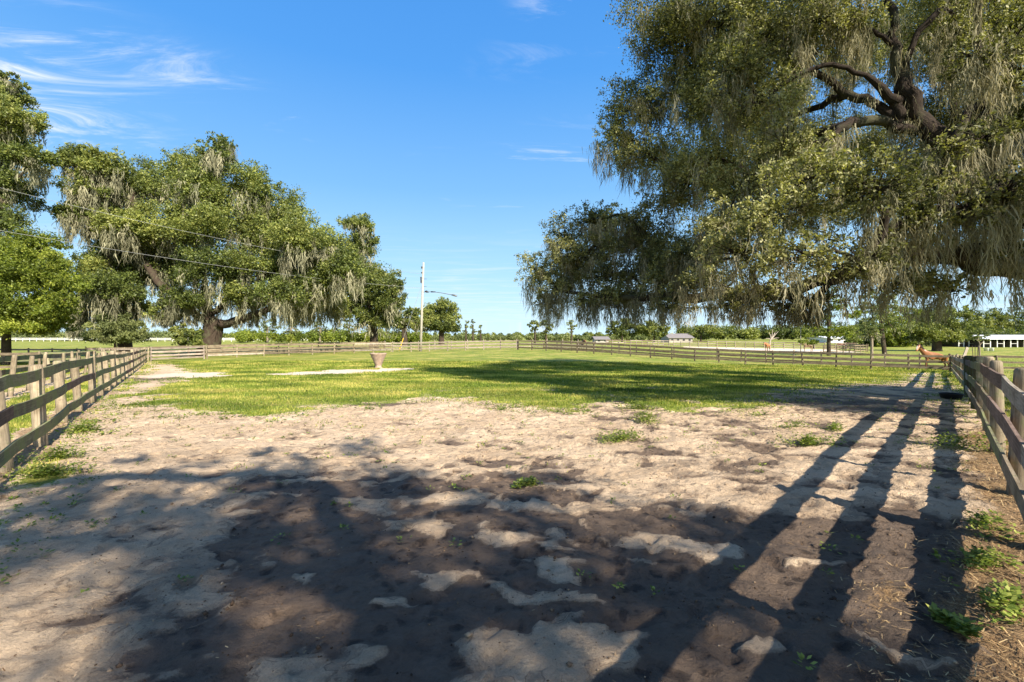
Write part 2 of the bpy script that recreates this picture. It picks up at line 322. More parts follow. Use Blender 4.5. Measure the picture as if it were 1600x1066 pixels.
def masks(x, y):
    nz = fbm(x*.9, y*.9, 3, 4); nl = fbm(x*.18, y*.18, 9, 3)
    sand = sdf_poly(P_sand, x, y)
    grass = sstep(-sand + nz*1.3*np.clip(y/14, .25, 1.3), -.9-.9*sstep(y, 8, 16)*sstep(x, -11, -7), .9+.9*sstep(y, 8, 16)*sstep(x, -11, -7))
    bare = sstep(fbm(x*.45, y*.45, 31, 4), .2, .6)*.6*sstep(y, 34, 14)
    grass = np.clip(grass-bare*(grass > 0), 0, 1)
    # bare pale patches in the paddock
    pale = np.zeros_like(x)
    for (px, py, rx, ry) in ((560, 580, 2.8, 2.6), (505, 582.5, 2.6, 1.9), (455, 585, 2.2, 1.0), (290, 586, 2.4, 3.0), (322, 588, 1.5, 1.6), (618, 577.5, 1.7, 1.8)):
        cx, cy = hit(px, py); q = 1-np.hypot((x-cx)/rx, (y-cy)/ry)+nz*.45; pale = np.maximum(pale, sstep(q, 0, .3))
    grass = grass*(1-pale)
    # worn strip by the left fence and on the lane beyond it
    lx = -6.83-(y-6.2)*.757; dl = (x-lx)
    strip = sstep(np.abs(dl+.25)+nz*.35, .75, .35)*((y > 2) & (y < 46)); grass = grass*(1-strip*.75)
    lane = sstep(np.abs(dl+3.3)+nz*.4, .9, .4)*((y > 5) & (y < 46)); grass = grass*(1-lane*.7)
    ar = sstep(sdf_poly(P_arena, x, y), -.8, .8); grass = grass*(1-ar); pale = np.maximum(pale, ar)
    B = np.clip(sdf_poly(P_wet, x, y)/.7, -1, 1)
    wx = x+.24*perlin(x*2.1, y*2.1, 5)+.07*perlin(x*6, y*6, 6)+.02*perlin(x*17, y*17, 16); wy = y+.24*perlin(x*2.1, y*2.1, 7)+.07*perlin(x*6, y*6, 8)+.02*perlin(x*17, y*17, 18)
    isl = np.zeros_like(x)
    for (px, py, rx, ry, an) in ISL:
        cx, cy = hit(px, py); a = R(an); dx = wx-cx; dy = wy-cy; u = dx*math.cos(a)+dy*math.sin(a); v = -dx*math.sin(a)+dy*math.cos(a)
        isl = np.maximum(isl, np.clip(1.22-np.hypot(u/rx, v/(ry*1.3))+.45*perlin(wx*6.5, wy*8, 19)+.5*perlin(wx*2.9, wy*3.8, 23), 0, .8))
    N = fbm(wx*1.15, wy*1.5, 41, 6, .62)
    ridge = 1-np.abs(perlin(wx*1.25, wy*1.9, 47))*5.5
    wet = B*.60+N*.92-isl*1.4+.02-(.42*sstep(y, 3.6, 5.0)+.12)*np.clip(ridge, 0, 1)*sstep(x, 2.0, .8)+.35*sstep(x, 1.2, 2.2)
    small = fbm(wx*1.4, wy*1.6, 77, 4)-.50-.2*sstep(np.abs(x-1), 3, 7)    # small damp hollows elsewhere in the sand
    wet = np.maximum(wet, np.where(y < 12, small*.8, -1))
    dk = 0
    for (px, py, rx, ry) in ((430, 585, 2.4, 1.6), (1300, 628, 2.4, 1.2), (1400, 640, 2.0, .8), (600, 632, 1.3, .5), (600, 577, .7, .7), (250, 590, 2.0, 3.4)):
        cx, cy = hit(px, py); q = 1-np.hypot((x-cx)/rx, (y-cy)/ry)+nz*.6; dk = np.maximum(dk, sstep(q, .0, .5))
    wet = np.maximum(wet, dk*.45-.2)
    wet = np.where(y > 30, np.minimum(wet, -.5+.5*dk), wet)-pale*.6
    st = np.maximum(sstep(sdf_poly(P_straw, x, y)+nz*.35, -.25, .35), .8*sstep(sdf_poly(P_straw2, x, y)+nz*.4, -.1, .5))
    st = np.maximum(st, strip*.7)
    return grass, wet, st, pale
def micro(x, y, grass, wet):
    near = sstep(y, 26, 12)*sstep(np.abs(x), 26, 14)
    a = .040*fbm(x*1.7, y*2.6, 51, 3)+.024*fbm(x*4.6, y*6.6, 55, 3)
    d = perlin(x*3.6+.4*perlin(x*3, y*3, 66), y*4.6, 63); dents = -.034*sstep(d, .22, .42)+.010*sstep(d, .08, .2)*sstep(d, .3, .2)-.02*sstep(perlin(x*6.5, y*7.5, 68), .3, .45)
    h = (a+dents)*(1-.75*grass)
    h = h*(1-.15*sstep(wet, -.05, .3))-.020*sstep(wet, -.16, .14)+.005*sstep(wet, -.3, -.12)
    return h*near
def build_ground():
    def axis(lo, hi, step, g, far):
        core = list(np.arange(lo, hi, step)); a = []; s = step; q = core[-1]
        while q < far: s = min(s*g, 500); q += s; a.append(q)
        b = []; s = step; q = core[0]
        while q > -far: s = min(s*(g if far > 0 else g), 500); q -= s; b.append(q)
        return np.array(b[::-1]+core+a)
    xs = axis(-8.5, 9.5, .04, 1.035, 4500); ys0 = list(np.arange(1.6, 11.5, .04)); s = .04; q = ys0[-1]; a = []
    while q < 4500: s = s*1.022; q += s; a.append(q)
    s = .04; q = ys0[0]; b = []
    while q > -1500: s = s*1.25; q -= s; b.append(q)
    ys = np.array(b[::-1]+ys0+a)
    X, Y = np.meshgrid(xs, ys); x = X.ravel(); y = Y.ravel()
    g, w, st, pale = masks(x, y); z = T(x, y)+micro(x, y, g, w)
    nx, ny = len(xs), len(ys); i = np.arange(nx*ny).reshape(ny, nx)
    Fc = np.stack([i[:-1, :-1].ravel(), i[:-1, 1:].ravel(), i[1:, 1:].ravel(), i[1:, :-1].ravel()], 1)
    m, nt, out = newmat('ground'); L = nt.links.new
    def att(n): return nn(nt, 'ShaderNodeAttribute', attribute_name=n).outputs['Fac']
    tc = nn(nt, 'ShaderNodeTexCoord'); P = tc.outputs['Object']
    def noise(s, d=6, r=.6, stretch=None):
        n = nn(nt, 'ShaderNodeTexNoise', ins={'Scale': s, 'Detail': d, 'Roughness': r})
        if stretch: mp = nn(nt, 'ShaderNodeMapping'); mp.inputs['Scale'].default_value = stretch; L(P, mp.inputs[0]); L(mp.outputs[0], n.inputs['Vector'])
        else: L(P, n.inputs['Vector'])
        return n.outputs[0]
    def mth(op, a, b=None, c=None):
        n = nn(nt, 'ShaderNodeMath', operation=op)
        for k, v in enumerate((a, b, c)):
            if v is None: continue
            if isinstance(v, (int, float)): n.inputs[k].default_value = v
            else: L(v, n.inputs[k])
        return n.outputs[0]
    def ss(xv, a, b, c=0., d=1.):
        n = nn(nt, 'ShaderNodeMapRange', interpolation_type='SMOOTHSTEP'); L(xv, n.inputs[0])
        for k, qv in enumerate((a, b, c, d)): n.inputs[k+1].default_value = qv
        return n.outputs[0]
    def mix(f, a, b):
        n = nn(nt, 'ShaderNodeMix', data_type='RGBA')
        for k, v in ((0, f), (6, a), (7, b)):
            if isinstance(v, tuple): n.inputs[k].default_value = (*v, 1)
            elif isinstance(v, float): n.inputs[k].default_value = v
            else: L(v, n.inputs[k])
        return n.outputs[2]
    fine = noise(90, 6, .75); mid = noise(7, 6, .65); big = noise(.8, 5, .6); grain = noise(420, 3, .7)
    sand = mix(ss(mid, .35, .68), (.48, .34, .215), (.67, .495, .32))
    sand = mix(ss(noise(30, 5, .75), .54, .70, 0, .55), sand, (.31, .21, .13)); sand = mix(ss(fine, .52, .72), sand, (.33, .225, .14))
    sand = mix(ss(big, .35, .7, 0, .6), sand, (.82, .63, .43))
    pl2 = mth('ADD', att('pale'), mth('MULTIPLY', mth('SUBTRACT', noise(3.5, 7, .75), .5), 1.1)); sand = mix(ss(pl2, .45, .9), sand, (.64, .53, .40))
    vo = nn(nt, 'ShaderNodeTexVoronoi', feature='F1', ins={'Scale': 6.5, 'Randomness': 1.0}); wp = nn(nt, 'ShaderNodeVectorMath', operation='MULTIPLY_ADD'); wn = nn(nt, 'ShaderNodeTexNoise', ins={'Scale': 5.0, 'Detail': 4}); L(P, wn.inputs['Vector']); L(wn.outputs['Color'], wp.inputs[0]); wp.inputs[1].default_value = (.22, .22, .0); L(P, wp.inputs[2]); L(wp.outputs[0], vo.inputs['Vector'])
    h1_ = mth('ADD', ss(vo.outputs['Distance'], .10, .42, 0., .55), mth('MULTIPLY', noise(13, 8, .72), .9))
    sand = mix(ss(h1_, .60, .36, 0, .42), sand, (.30, .21, .135)); sand = mix(ss(grain, .58, .74, 0, .55), sand, (.22, .15, .10)); sand = mix(ss(grain, .42, .28, 0, .45), sand, (.80, .66, .48))
    wv = mth('ADD', att('wet'), mth('MULTIPLY', mth('SUBTRACT', mid, .5), .24)); wv = mth('ADD', wv, mth('MULTIPLY', mth('SUBTRACT', fine, .5), .16))
    soil = mix(ss(mid, .35, .65), (.055, .040, .031), (.12, .083, .058)); soil = mix(ss(fine, .5, .75, 0, .7), soil, (.16, .108, .073)); soil = mix(ss(big, .45, .6, 0, .8), soil, (.185, .125, .082))
    grey = mix(ss(fine, .4, .7), (.36, .26, .17), (.23, .16, .11))
    c = mix(ss(wv, -.24, -.08, 0, .8), sand, grey)
    band = mth('MULTIPLY', ss(wv, -.10, -.06), ss(wv, -.02, -.05)); c = mix(mth('MULTIPLY', band, .5), c, (.46, .35, .24))
    wr = mth('ADD', att('wet'), mth('MULTIPLY', mth('SUBTRACT', noise(4, 4, .6), .5), .22))
    for lv, st_ in ((-.16, .55), (-.235, .4), (-.30, .25)):
        ln_ = ss(mth('ABSOLUTE', mth('SUBTRACT', wr, lv)), .014, .004); c = mix(mth('MULTIPLY', mth('MULTIPLY', ln_, st_), ss(mid, .40, .55)), c, (.13, .09, .06))
    soil = mix(ss(h1_, .62, .38, 0, .65), soil, (.028, .02, .016)); soil = mix(ss(h1_, .80, 1.0, 0, .55), soil, (.21, .15, .105)); soil = mix(ss(noise(60, 6, .8), .60, .72, 0, .7), soil, (.24, .165, .11))
    c = mix(mth('MULTIPLY', ss(wv, -.09, .0), .4), c, (.15, .105, .075)); c = mix(ss(wv, -.045, .07), c, soil); c = mix(mth('MULTIPLY', ss(noise(3.2, 7, .7), .52, .70), mth('MULTIPLY', ss(wv, .02, .12), .75)), c, (.20, .145, .105))
    rid = mth('ABSOLUTE', mth('SUBTRACT', noise(1.6, 3, .5), .5)); crk = mth('MULTIPLY', ss(rid, .006, .0015), ss(wv, .02, .1)); c = mix(mth('MULTIPLY', crk, .22), c, (.03, .02, .015))
    stf = mth('ADD', att('straw'), mth('MULTIPLY', mth('SUBTRACT', noise(22, 6, .75), .5), 1.4))
    strawc = mix(ss(fine, .35, .65), (.17, .10, .05), (.42, .27, .13))
    c = mix(ss(stf, .45, .8, 0, .9), c, strawc)
    gn = mth('ADD', att('grass'), mth('MULTIPLY', mth('SUBTRACT', noise(4, 8, .8), .5), 1.5)); gm = ss(gn, .42, .62)
    gc = mix(ss(noise(2.2, 8, .7), .35, .65), (.13, .17, .022), (.24, .27, .04))
    gc = mix(ss(noise(.28, 6, .65, (1, 1.8, 1)), .44, .64, 0, .8), gc, (.40, .33, .09)); gc = mix(ss(noise(.5, 6, .7, (1, 1.8, 1)), .50, .66, 0, .7), gc, (.09, .13, .02))
    gc = mix(ss(noise(26, 5, .8), .55, .72, 0, .75), gc, (.05, .085, .012))
    gc = mix(ss(noise(1.1, 6, .75), .58, .70, 0, .75), gc, (.38, .28, .15))
    c = mix(gm, c, gc)
    b = nn(nt, 'ShaderNodeBsdfPrincipled', ins={'Specular IOR Level': .2}); L(c, b.inputs['Base Color'])
    L(ss(wv, -.05, .1, .95, .72), b.inputs['Roughness'])
    hgt = mth('ADD', mth('ADD', mth('MULTIPLY', mid, .9), mth('MULTIPLY', noise(26, 5, .7), .42)), mth('MULTIPLY', fine, .26)); hgt = mth('ADD', hgt, mth('MULTIPLY', grain, .05))
    hgt = mth('ADD', hgt, mth('MULTIPLY', mth('MULTIPLY', noise(18, 6, .8), gm), 1.2))
    h2 = mth('MULTIPLY', h1_, mth('SUBTRACT', 1.0, mth('MULTIPLY', gm, .8)))
    b2 = nn(nt, 'ShaderNodeBump', ins={'Strength': .9, 'Distance': .045}); L(h2, b2.inputs['Height'])
    bp = nn(nt, 'ShaderNodeBump', ins={'Strength': .9, 'Distance': .05}); L(hgt, bp.inputs['Height']); L(b2.outputs[0], bp.inputs['Normal']); L(bp.outputs[0], b.inputs['Normal'])
    L(b.outputs[0], out.inputs[0])
    o = mesh_obj('ground', np.stack([x, y, z], 1), Fc, m, attrs={'grass': ('POINT', g), 'wet': ('POINT', w), 'straw': ('POINT', st), 'pale': ('POINT', pale)}, smooth=True)
    tag(o, kind='structure')
build_ground()

# ------------------------------------------------------------------ grass, seedlings and straw on the ground (nobody could count these)
rs = np.random.default_rng(11)
def blades(name, x, y, hgt, wid, mat, label, lean=.5, zoff=0.0, tint=None):
    n = len(x); z = T(x, y)+zoff; a = rs.uniform(0, 2*np.pi, n); b = rs.uniform(0, 2*np.pi, n); h = hgt*rs.uniform(.5, 1.3, n); le = lean*h*rs.uniform(.2, 1.2, n)
    w = wid*rs.uniform(.6, 1.3, n)
    p0 = np.stack([x-np.cos(a)*w/2, y-np.sin(a)*w/2, z], 1); p1 = np.stack([x+np.cos(a)*w/2, y+np.sin(a)*w/2, z], 1)
    m = np.stack([x+np.cos(b)*le*.35, y+np.sin(b)*le*.35, z+h*.6], 1); dx = np.stack([np.cos(a)*w*.35, np.sin(a)*w*.35, 0*w], 1)
    t = np.stack([x+np.cos(b)*le, y+np.sin(b)*le, z+h], 1)
    V = np.stack([p0, p1, m+dx, m-dx, t], 1).reshape(-1, 3); i = np.arange(n)*5
    Fq = np.concatenate([np.stack([i, i+1, i+2, i+3], 1), np.stack([i+3, i+2, i+4, i+4], 1)])
    # last one as a thin quad: move its doubled corner a hair apart
    V = np.concatenate([V, t+dx*.15]); Fq[n:, 3] = np.arange(n)+5*n; 
    ti = rs.uniform(0, 1, n) if tint is None else tint
    return tag(mesh_obj(name, V, Fq, mat, attrs={'tint': ('FACE', np.concatenate([ti, ti]))}), label, 'grass' if 'grass' in name else name.split('_')[0], kind='stuff')
def scatter(n, ymin, ymax, pw, xlim=None):
    y = ymin+(ymax-ymin)*rs.uniform(0, 1, n)**pw; x = rs.uniform(-1.22, 1.3, n)*y
    return x, y
x, y = scatter(520000, 6.0, 44, 1.15)
g, w, st, pale = masks(x, y); k = (g**1.3+rs.uniform(-.35, .35, len(g))+.5*fbm(x*.9, y*.9, 71, 3) > .58); 
dl = x-(-6.83-(y-6.2)*.757); k &= (x < .96*y+3.5)
x, y = x[k], y[k]
gt = np.clip(.5+.9*fbm(x*.33, y*.5, 121, 4)+rs.normal(0, .2, len(x)), 0, 1)
blades('paddock_grass', x, y, (.035+.0018*y)*(1+.8*fbm(x*.7, y*.7, 73, 3)), .008+.0009*y, M['grass'], 'short sunlit paddock grass with yellow patches around the sandy ground', tint=gt)
x, y = scatter(60000, 6.5, 60, .8); k = (x > .97*y+1.0) & (rs.uniform(0, 1, len(x)) < .9)
x2, y2 = scatter(60000, 12, 75, 1.0); fx = np.interp(y2, [36, 65], [35, 1]); k2 = (np.abs(x2-fx-.2) < .9) & (y2 > 36) & (y2 < 66) & (x2 > .5) & (rs.uniform(0, 1, len(x2)) < .9)
x, y = np.concatenate([x[k], x2[k2]]), np.concatenate([y[k], y2[k2]])
blades('rough_grass', x, y, .09, .03, M['grass'], 'taller grass beyond the fence and along its foot')
# seedlings: tiny leafy rosettes scattered on the sand
def rosettes(cx, cy, rad, nl, size, name, mat, label=None, cat=None, kind=None, group=None, up=.5, parent=None, zoff=0.0):
    V = []; n = len(cx); tot = []
    a = rs.uniform(0, 2*np.pi, (n, nl)); r = rad[:, None]*np.sqrt(rs.uniform(0.0, 1, (n, nl)))
    px = cx[:, None]+np.cos(a)*r; py = cy[:, None]+np.sin(a)*r; s = size[:, None]*rs.uniform(.5, 1.2, (n, nl))
    pz = T(px.ravel(), py.ravel()).reshape(n, nl)+rs.uniform(.005, 1, (n, nl))*up*rad[:, None]*(1-.6*(r/rad[:, None])**2)+zoff
    c = np.stack([px, py, pz], 2).reshape(-1, 3); s = s.ravel(); aa = (a+rs.uniform(-.9, .9, a.shape)).ravel(); el = rs.uniform(-.2, .7, len(s))
    d = np.stack([np.cos(aa)*np.cos(el), np.sin(aa)*np.cos(el), np.sin(el)], 1); wv = np.stack([-np.sin(aa), np.cos(aa), rs.uniform(-.3, .3, len(s))], 1)
    V = np.stack([c, c+d*s[:, None]*.5+wv*s[:, None]*.3, c+d*s[:, None], c+d*s[:, None]*.5-wv*s[:, None]*.3], 1).reshape(-1, 3)
    i = np.arange(len(s))*4; Fq = np.stack([i, i+1, i+2, i+3], 1)
    o = mesh_obj(name, V, Fq, mat, attrs={'tint': ('FACE', rs.uniform(0, 1, len(s)))}, origin=(float(np.mean(cx)), float(np.mean(cy)), Tz(float(np.mean(cx)), float(np.mean(cy)))) if kind != 'stuff' else None)
    return tag(o, label, cat, group, kind)
sx, sy = [], []
while len(sx) < 1500:
    yy = 2.5+12*random.Random(len(sx)*7+1).random(); n = 200
    x = rs.uniform(-1.2, 1.2, n)*16; y = rs.uniform(2.4, 17, n); g, w, st, pale = masks(x, y)
    pr = .10*sstep(y, 4, 9)+.015+.55*((g > .08) & (g < .6))+.06*(st > .3); kk = (rs.uniform(0, 1, n) < pr) & (g < .7) & (x < .96*y+.5) & (x > -.757*y-2)
    sx += list(x[kk]); sy += list(y[kk])
sx, sy = np.array(sx), np.array(sy)
rosettes(sx, sy, rs.uniform(.015, .09, len(sx))*(.6+.05*sy), 12, np.full(len(sx), .04), 'seedling_weeds', M['weed'], 'tiny green seedlings dotted over the sand', None, 'stuff', up=.7)
WEEDS = [(1265, 695, .34, 'leafy green weed clump alone in the pale sand left of the three rail shadows'),
 (1245, 668, .30, 'low sprawling weed patch just beyond the leafy clump in the pale sand'),
 (1306, 672, .28, 'small upright weed at the far edge of the pale sand by the dung'),
 (1492, 700, .50, 'large bright green weed clump at the foot of the wooden fence on the right'),
 (1545, 828, .22, 'yellow green weed patch in the straw nearest below the right fence post'),
 (1535, 882, .22, 'weed patch in the straw where a thin post shadow ends'),
 (1570, 950, .20, 'weed patch in the straw near the bottom right corner of the photo'),
 (1488, 976, .10, 'small weed at the edge of the lowest post shadow in the straw'),
 (70, 744, .34, 'flat green weed mat on the sand before the nearest left fence post'),
 (88, 718, .36, 'green weed mat in the shade at the fence shadow beside the left fence'),
 (135, 675, .40, 'bright weed clump on the sunny strip by the left fence'),
 (968, 688, .35, 'low weed patch in the middle of the pale sand'),
 (1010, 660, .5, 'wide flat weed patch between the sand and the paddock grass'),
 (1000, 640, .4, 'thin weed patch on the last sand before the paddock grass'),
 (830, 757, .14, 'small yellow green weed on the shaded damp sand'),
 (1478, 590, .7, 'bushy green weeds at the far corner of the paddock fence')]
for (px, py, r, lab) in WEEDS:
    cx, cy = hit(px, py); n = 38 if r > .3 else 15; a = rs.uniform(0, 6.28, n); q = r*1.35*rs.uniform(0, 1, n)**.8*(.6+.5*np.sin(a*2+px)); q = np.abs(q)
    rosettes(cx+np.cos(a)*q, cy+np.sin(a)*q*.8, np.full(n, r*.28), 26, np.full(n, .05 if r < .6 else .09), 'weed_clump', M['weed'], lab, 'weed', None, 'weed clumps on the sand', up=2.0)
# darker tufts and weeds that break up the paddock turf, thinning out over the sand
x = rs.uniform(-38, 30, 60000); y = rs.uniform(8, 44, 60000); g, w, st, pale = masks(x, y); n1 = fbm(x*.5, y*.5, 101, 3)
kk = (rs.uniform(0, 1, len(x)) < .16*sstep(n1, -.1, .5)*(g > .25)+.22*((g > .03) & (g < .5))*(n1 > -.2)) & (x < .96*y+1.5) & (x > -.757*y-2.2) & (pale < .3)
x, y = x[kk], y[kk]; rosettes(x, y, rs.uniform(.08, .26, len(x)), 16, rs.uniform(.05, .10, len(x)), 'turf_weeds', M['weed'], 'leafy weeds and tufts breaking up the paddock grass', None, 'stuff', up=.45)
# crumbs of soil, dung and sand lumps
x = rs.uniform(-9, 10, 60000); y = 1.8+14*rs.uniform(0, 1, 60000)**1.3; g, w, st, pale = masks(x, y); n1 = fbm(x*1.1, y*1.1, 107, 3)
kk = (rs.uniform(0, 1, len(x)) < .10+.6*sstep(n1, .15, .5)+.25*(np.abs(w) < .08)) & (g < .3) & (x < .96*y+.6) & (x > -.757*y-2.0); x, y, w, g = x[kk], y[kk], w[kk], g[kk]; n = len(x)
z = T(x, y)+micro(x, y, g, w); s_ = rs.uniform(.003, .010, n)*np.where(rs.uniform(0, 1, n) < .07, 2.2, 1)
oc = np.array([[1, 0, 0], [0, 1, 0], [-1, 0, 0], [0, -1, 0], [0, 0, .8], [0, 0, -.8]]); V = np.stack([x, y, z+s_*.3], 1)[:, None, :]+oc[None]*s_[:, None, None]*rs.uniform(.6, 1.4, (n, 6, 1))
ft = np.array([[0, 1, 4], [1, 2, 4], [2, 3, 4], [3, 0, 4], [1, 0, 5], [2, 1, 5], [3, 2, 5], [0, 3, 5]]); Fq = (np.arange(n)[:, None, None]*6+ft[None]).reshape(-1, 3)
cr_m = foliage('soil_crumbs', (.03, .02, .014), (.10, .065, .042), (.34, .25, .16), 0.0, .95, .1)
tag(mesh_obj('soil_crumbs', V.reshape(-1, 3), Fq, cr_m, attrs={'tint': ('FACE', np.repeat(np.clip(rs.uniform(0, .75, n)+.25*(w < 0), 0, 1), 8))}), 'crumbs of soil and dung scattered on the sand', None, kind='stuff')
# straw litter
x = rs.uniform(1.0, 14, 330000); y = rs.uniform(1.6, 13, 330000); g, w, st, pale = masks(x, y); k = (rs.uniform(0, 1, len(x)) < st*.55) & (g < .8) & (x < .96*y+1.5)
x, y = x[k], y[k]; n = len(x)
x2 = rs.uniform(-13, 14, 9000); y2 = rs.uniform(2, 14, 9000); g2, w2, s2, p2 = masks(x2, y2); kk = (fbm(x2*.8, y2*.8, 91, 3) > .12) & (g2 < .4) & (x2 > -.75*y2-1.5) & (x2 < .96*y2); x, y = np.concatenate([x, x2[kk]]), np.concatenate([y, y2[kk]]); n = len(x)
g, w, st, pale = masks(x, y)
z = T(x, y)+micro(x, y, g, w)+rs.uniform(.001, .02, n); a = rs.uniform(0, np.pi, n); ln = rs.uniform(.01, .038, n)*np.where(rs.uniform(0, 1, n) < .05, 1.5, 1.0)*np.where(x < 4.2*(y/5), .6, 1.0); wd = rs.uniform(.001, .0026, n)*(1+.12*y); el = rs.normal(0, .22, n)
d = np.stack([np.cos(a)*ln, np.sin(a)*ln, el*ln], 1); wv = np.stack([-np.sin(a)*wd, np.cos(a)*wd, 0*wd], 1); c = np.stack([x, y, z], 1); c[:, 2] = np.maximum(c[:, 2], c[:, 2]+np.abs(el*ln))
V = np.stack([c-d-wv, c-d+wv, c+d+wv, c+d-wv], 1).reshape(-1, 3); i = np.arange(n)*4
tag(mesh_obj('straw_litter', V, np.stack([i, i+1, i+2, i+3], 1), M['straw'], attrs={'tint': ('FACE', rs.uniform(0, 1, n))}), 'dry straw and wood litter under the right fence', None, kind='stuff')

# ------------------------------------------------------------------ fences
def resample(path, sp):
    P = np.array(path, float); d = np.concatenate([[0], np.cumsum(np.linalg.norm(np.diff(P, axis=0), axis=1))]); n = max(1, int(round(d[-1]/sp))); s = np.linspace(0, d[-1], n+1)
    return np.stack([np.interp(s, d, P[:, 0]), np.interp(s, d, P[:, 1])], 1)
def post_mb(x, y, z, h, r, rng, sides=12, tilt=.035, square=False, lean=(0, 0)):
    mb = MB(); tx, ty = rng.normal(0, tilt, 2); tx += lean[0]; ty += lean[1]; top = np.array([x+tx*h, y+ty*h, z+h]); bot = np.array([x, y, z-.3])
    if square: mb.board(bot, top, r*2, r*2); return mb
    r2 = r*rng.uniform(.82, .95); P = [bot]; rr = [r]
    for t in (.25, .5, .75, .93): P.append(bot+(top-bot)*t); rr.append(r+(r2-r)*t)
    P += [bot+(top-bot)*.985, top]; rr += [r2*.93, r2*.72]
    mb.tube(P, rr, sides, True, .07, rng); return mb
def fence(name, label, path, sp, postmat, boardmats, side, hs=(.36, .80, 1.24), bh=.165, bt=.03, ph=1.40, pr=.075, seed=1, group=None, posts=None, square=False, tilt=.035, postmats=None, special=None, seg=4, lean=(0, 0)):
    rng = np.random.default_rng(seed); P = np.array(posts, float) if posts is not None else resample(path, sp)
    root = thing(name, label, 'fence', (P[0][0], P[0][1], Tz(*P[0])), group); n = len(P)
    D = np.gradient(P, axis=0) if n > 1 else np.array([[1, 0.]]); D /= np.linalg.norm(D, axis=1)[:, None]; N = np.stack([-D[:, 1], D[:, 0]], 1)*side
    zs = T(P[:, 0], P[:, 1]); jit = rng.normal(0, .012, (n, len(hs)))
    for i in range(n):
        h = ph*rng.uniform(.96, 1.05); r = pr*rng.uniform(.9, 1.12); mt = postmat
        if special and i in special: r, h, mt = special[i]
        post_mb(P[i][0], P[i][1], zs[i], h, r, rng, 12 if P[i][1] < 30 else 7, tilt, square, lean).build('post', mt, root, smooth=not square)
    mats = boardmats
    for k, hh in enumerate(hs):
        i = 0; mt = mats[rng.integers(len(mats))]
        while i < n-1:
            j = min(n-1, i+(1 if (i == 0 and k == 1) else 2)); mt = mats[rng.integers(len(mats))]
            mb = MB(); q = i; ch = rng.normal(0, .008)
            off = pr+bt/2+.004
            pts = []
            for m_ in range(i, j+1): pts.append(np.array([P[m_][0]+N[m_][0]*off+lean[0]*hh, P[m_][1]+N[m_][1]*off+lean[1]*hh, zs[m_]+hh+jit[m_, k]]))
            d0 = pts[1]-pts[0]; d0 /= np.linalg.norm(d0); pts[0] = pts[0]+d0*.004; d1 = pts[-1]-pts[-2]; d1 /= np.linalg.norm(d1); pts[-1] = pts[-1]-d1*.004
            # one springy plank nailed over two bays
            ring = []
            for a, b in zip(pts[:-1], pts[1:]):
                for s_ in range(seg):
                    t = s_/seg; c = a+(b-a)*t; c[2] += math.sin(t*math.pi)*ch-.012*math.sin(t*math.pi); ring.append(c)
            ring.append(pts[-1]); ring = np.array(ring)
            V = []; Fs = []; UV = []; o = rng.uniform(0, 60); Ln = np.concatenate([[0], np.cumsum(np.linalg.norm(np.diff(ring, axis=0), axis=1))]); tg = np.gradient(ring, axis=0)
            hb = bh*rng.uniform(.94, 1.04)
            for q_ in range(len(ring)):
                t = tg[q_]/np.linalg.norm(tg[q_]); s2 = np.cross(t, [0, 0, 1.]); s2 /= np.linalg.norm(s2); u2 = np.cross(s2, t)
                e = rng.normal(0, .0025)
                for sx, sz in ((-1, -1), (1, -1), (1, 1), (-1, 1)): V.append(ring[q_]+s2*sx*bt/2+u2*(sz*hb/2+e))
            per = [0, bt, bt+hb, 2*bt+hb, 2*bt+2*hb]
            for q_ in range(len(ring)-1):
                for c4 in range(4):
                    c5 = (c4+1) % 4; Fs.append((4*q_+c4, 4*q_+c5, 4*q_+4+c5, 4*q_+4+c4)); UV.append([(o+Ln[q_], per[c4]), (o+Ln[q_], per[c4+1]), (o+Ln[q_+1], per[c4+1]), (o+Ln[q_+1], per[c4])])
            Fs.append((3, 2, 1, 0)); UV.append([(o, 0)]*4); e4 = 4*(len(ring)-1); Fs.append((e4, e4+1, e4+2, e4+3)); UV.append([(o, 0)]*4)
            mb.add(V, Fs, UV); mb.build('rail', mt, root); i = j
    return root
G_ = M['board_green']
# posts of the right fence read off the photograph; the rest spaced on towards the corner
rp = [(.45, -.35), (1.45, .68), (2.58, 1.88), (4.38, 3.76), (5.66, 5.10), (7.42, 6.95), (9.12, 8.70)]
tail = resample([(9.12, 8.7), (20.2, 20.3), (34.9, 36.0)], 2.44)[1:]
rp += [tuple(q) for q in tail]
fence('right_fence', 'weathered three board fence with round posts running away along the right side', None, 0, M['post'], [M['board_grey'], M['board_brown'], M['board_grey'], G_, M['board_red']], 1, posts=rp, seed=5, pr=.085, hs=(.35, .78, 1.23), bh=.175,
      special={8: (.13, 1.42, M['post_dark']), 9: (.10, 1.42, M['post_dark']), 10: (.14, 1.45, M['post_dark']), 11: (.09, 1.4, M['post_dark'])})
lp = [(-5.2, 4.1), (-6.87, 6.2), (-7.95, 7.7), (-9.75, 9.9)]; tail = resample([(-9.75, 9.9), (-17.9, 20.7), (-37, 46)], 2.44)[1:]; lp += [tuple(q) for q in tail]
fence('left_fence', 'mossy green three board fence with leaning round posts along the left side', None, 0, M['post'], [G_, G_, G_, M['board_green'], M['board_red']], -1, posts=lp, seed=9, tilt=.045, lean=(-.10, -.03), pr=.095, hs=(.32, .78, 1.22), bh=.175)
off = lambda pth, dx, dy: [(a+dx, b+dy) for a, b in pth]
fence('lane_fence', 'second three board fence across the grass lane beyond the left fence', [(-9.0, 5.0), (-20.9, 20.7), (-39.5, 45)], 2.5, M['post'], [M['board_brown'], G_], 1, seed=12, tilt=.07, ph=1.35)
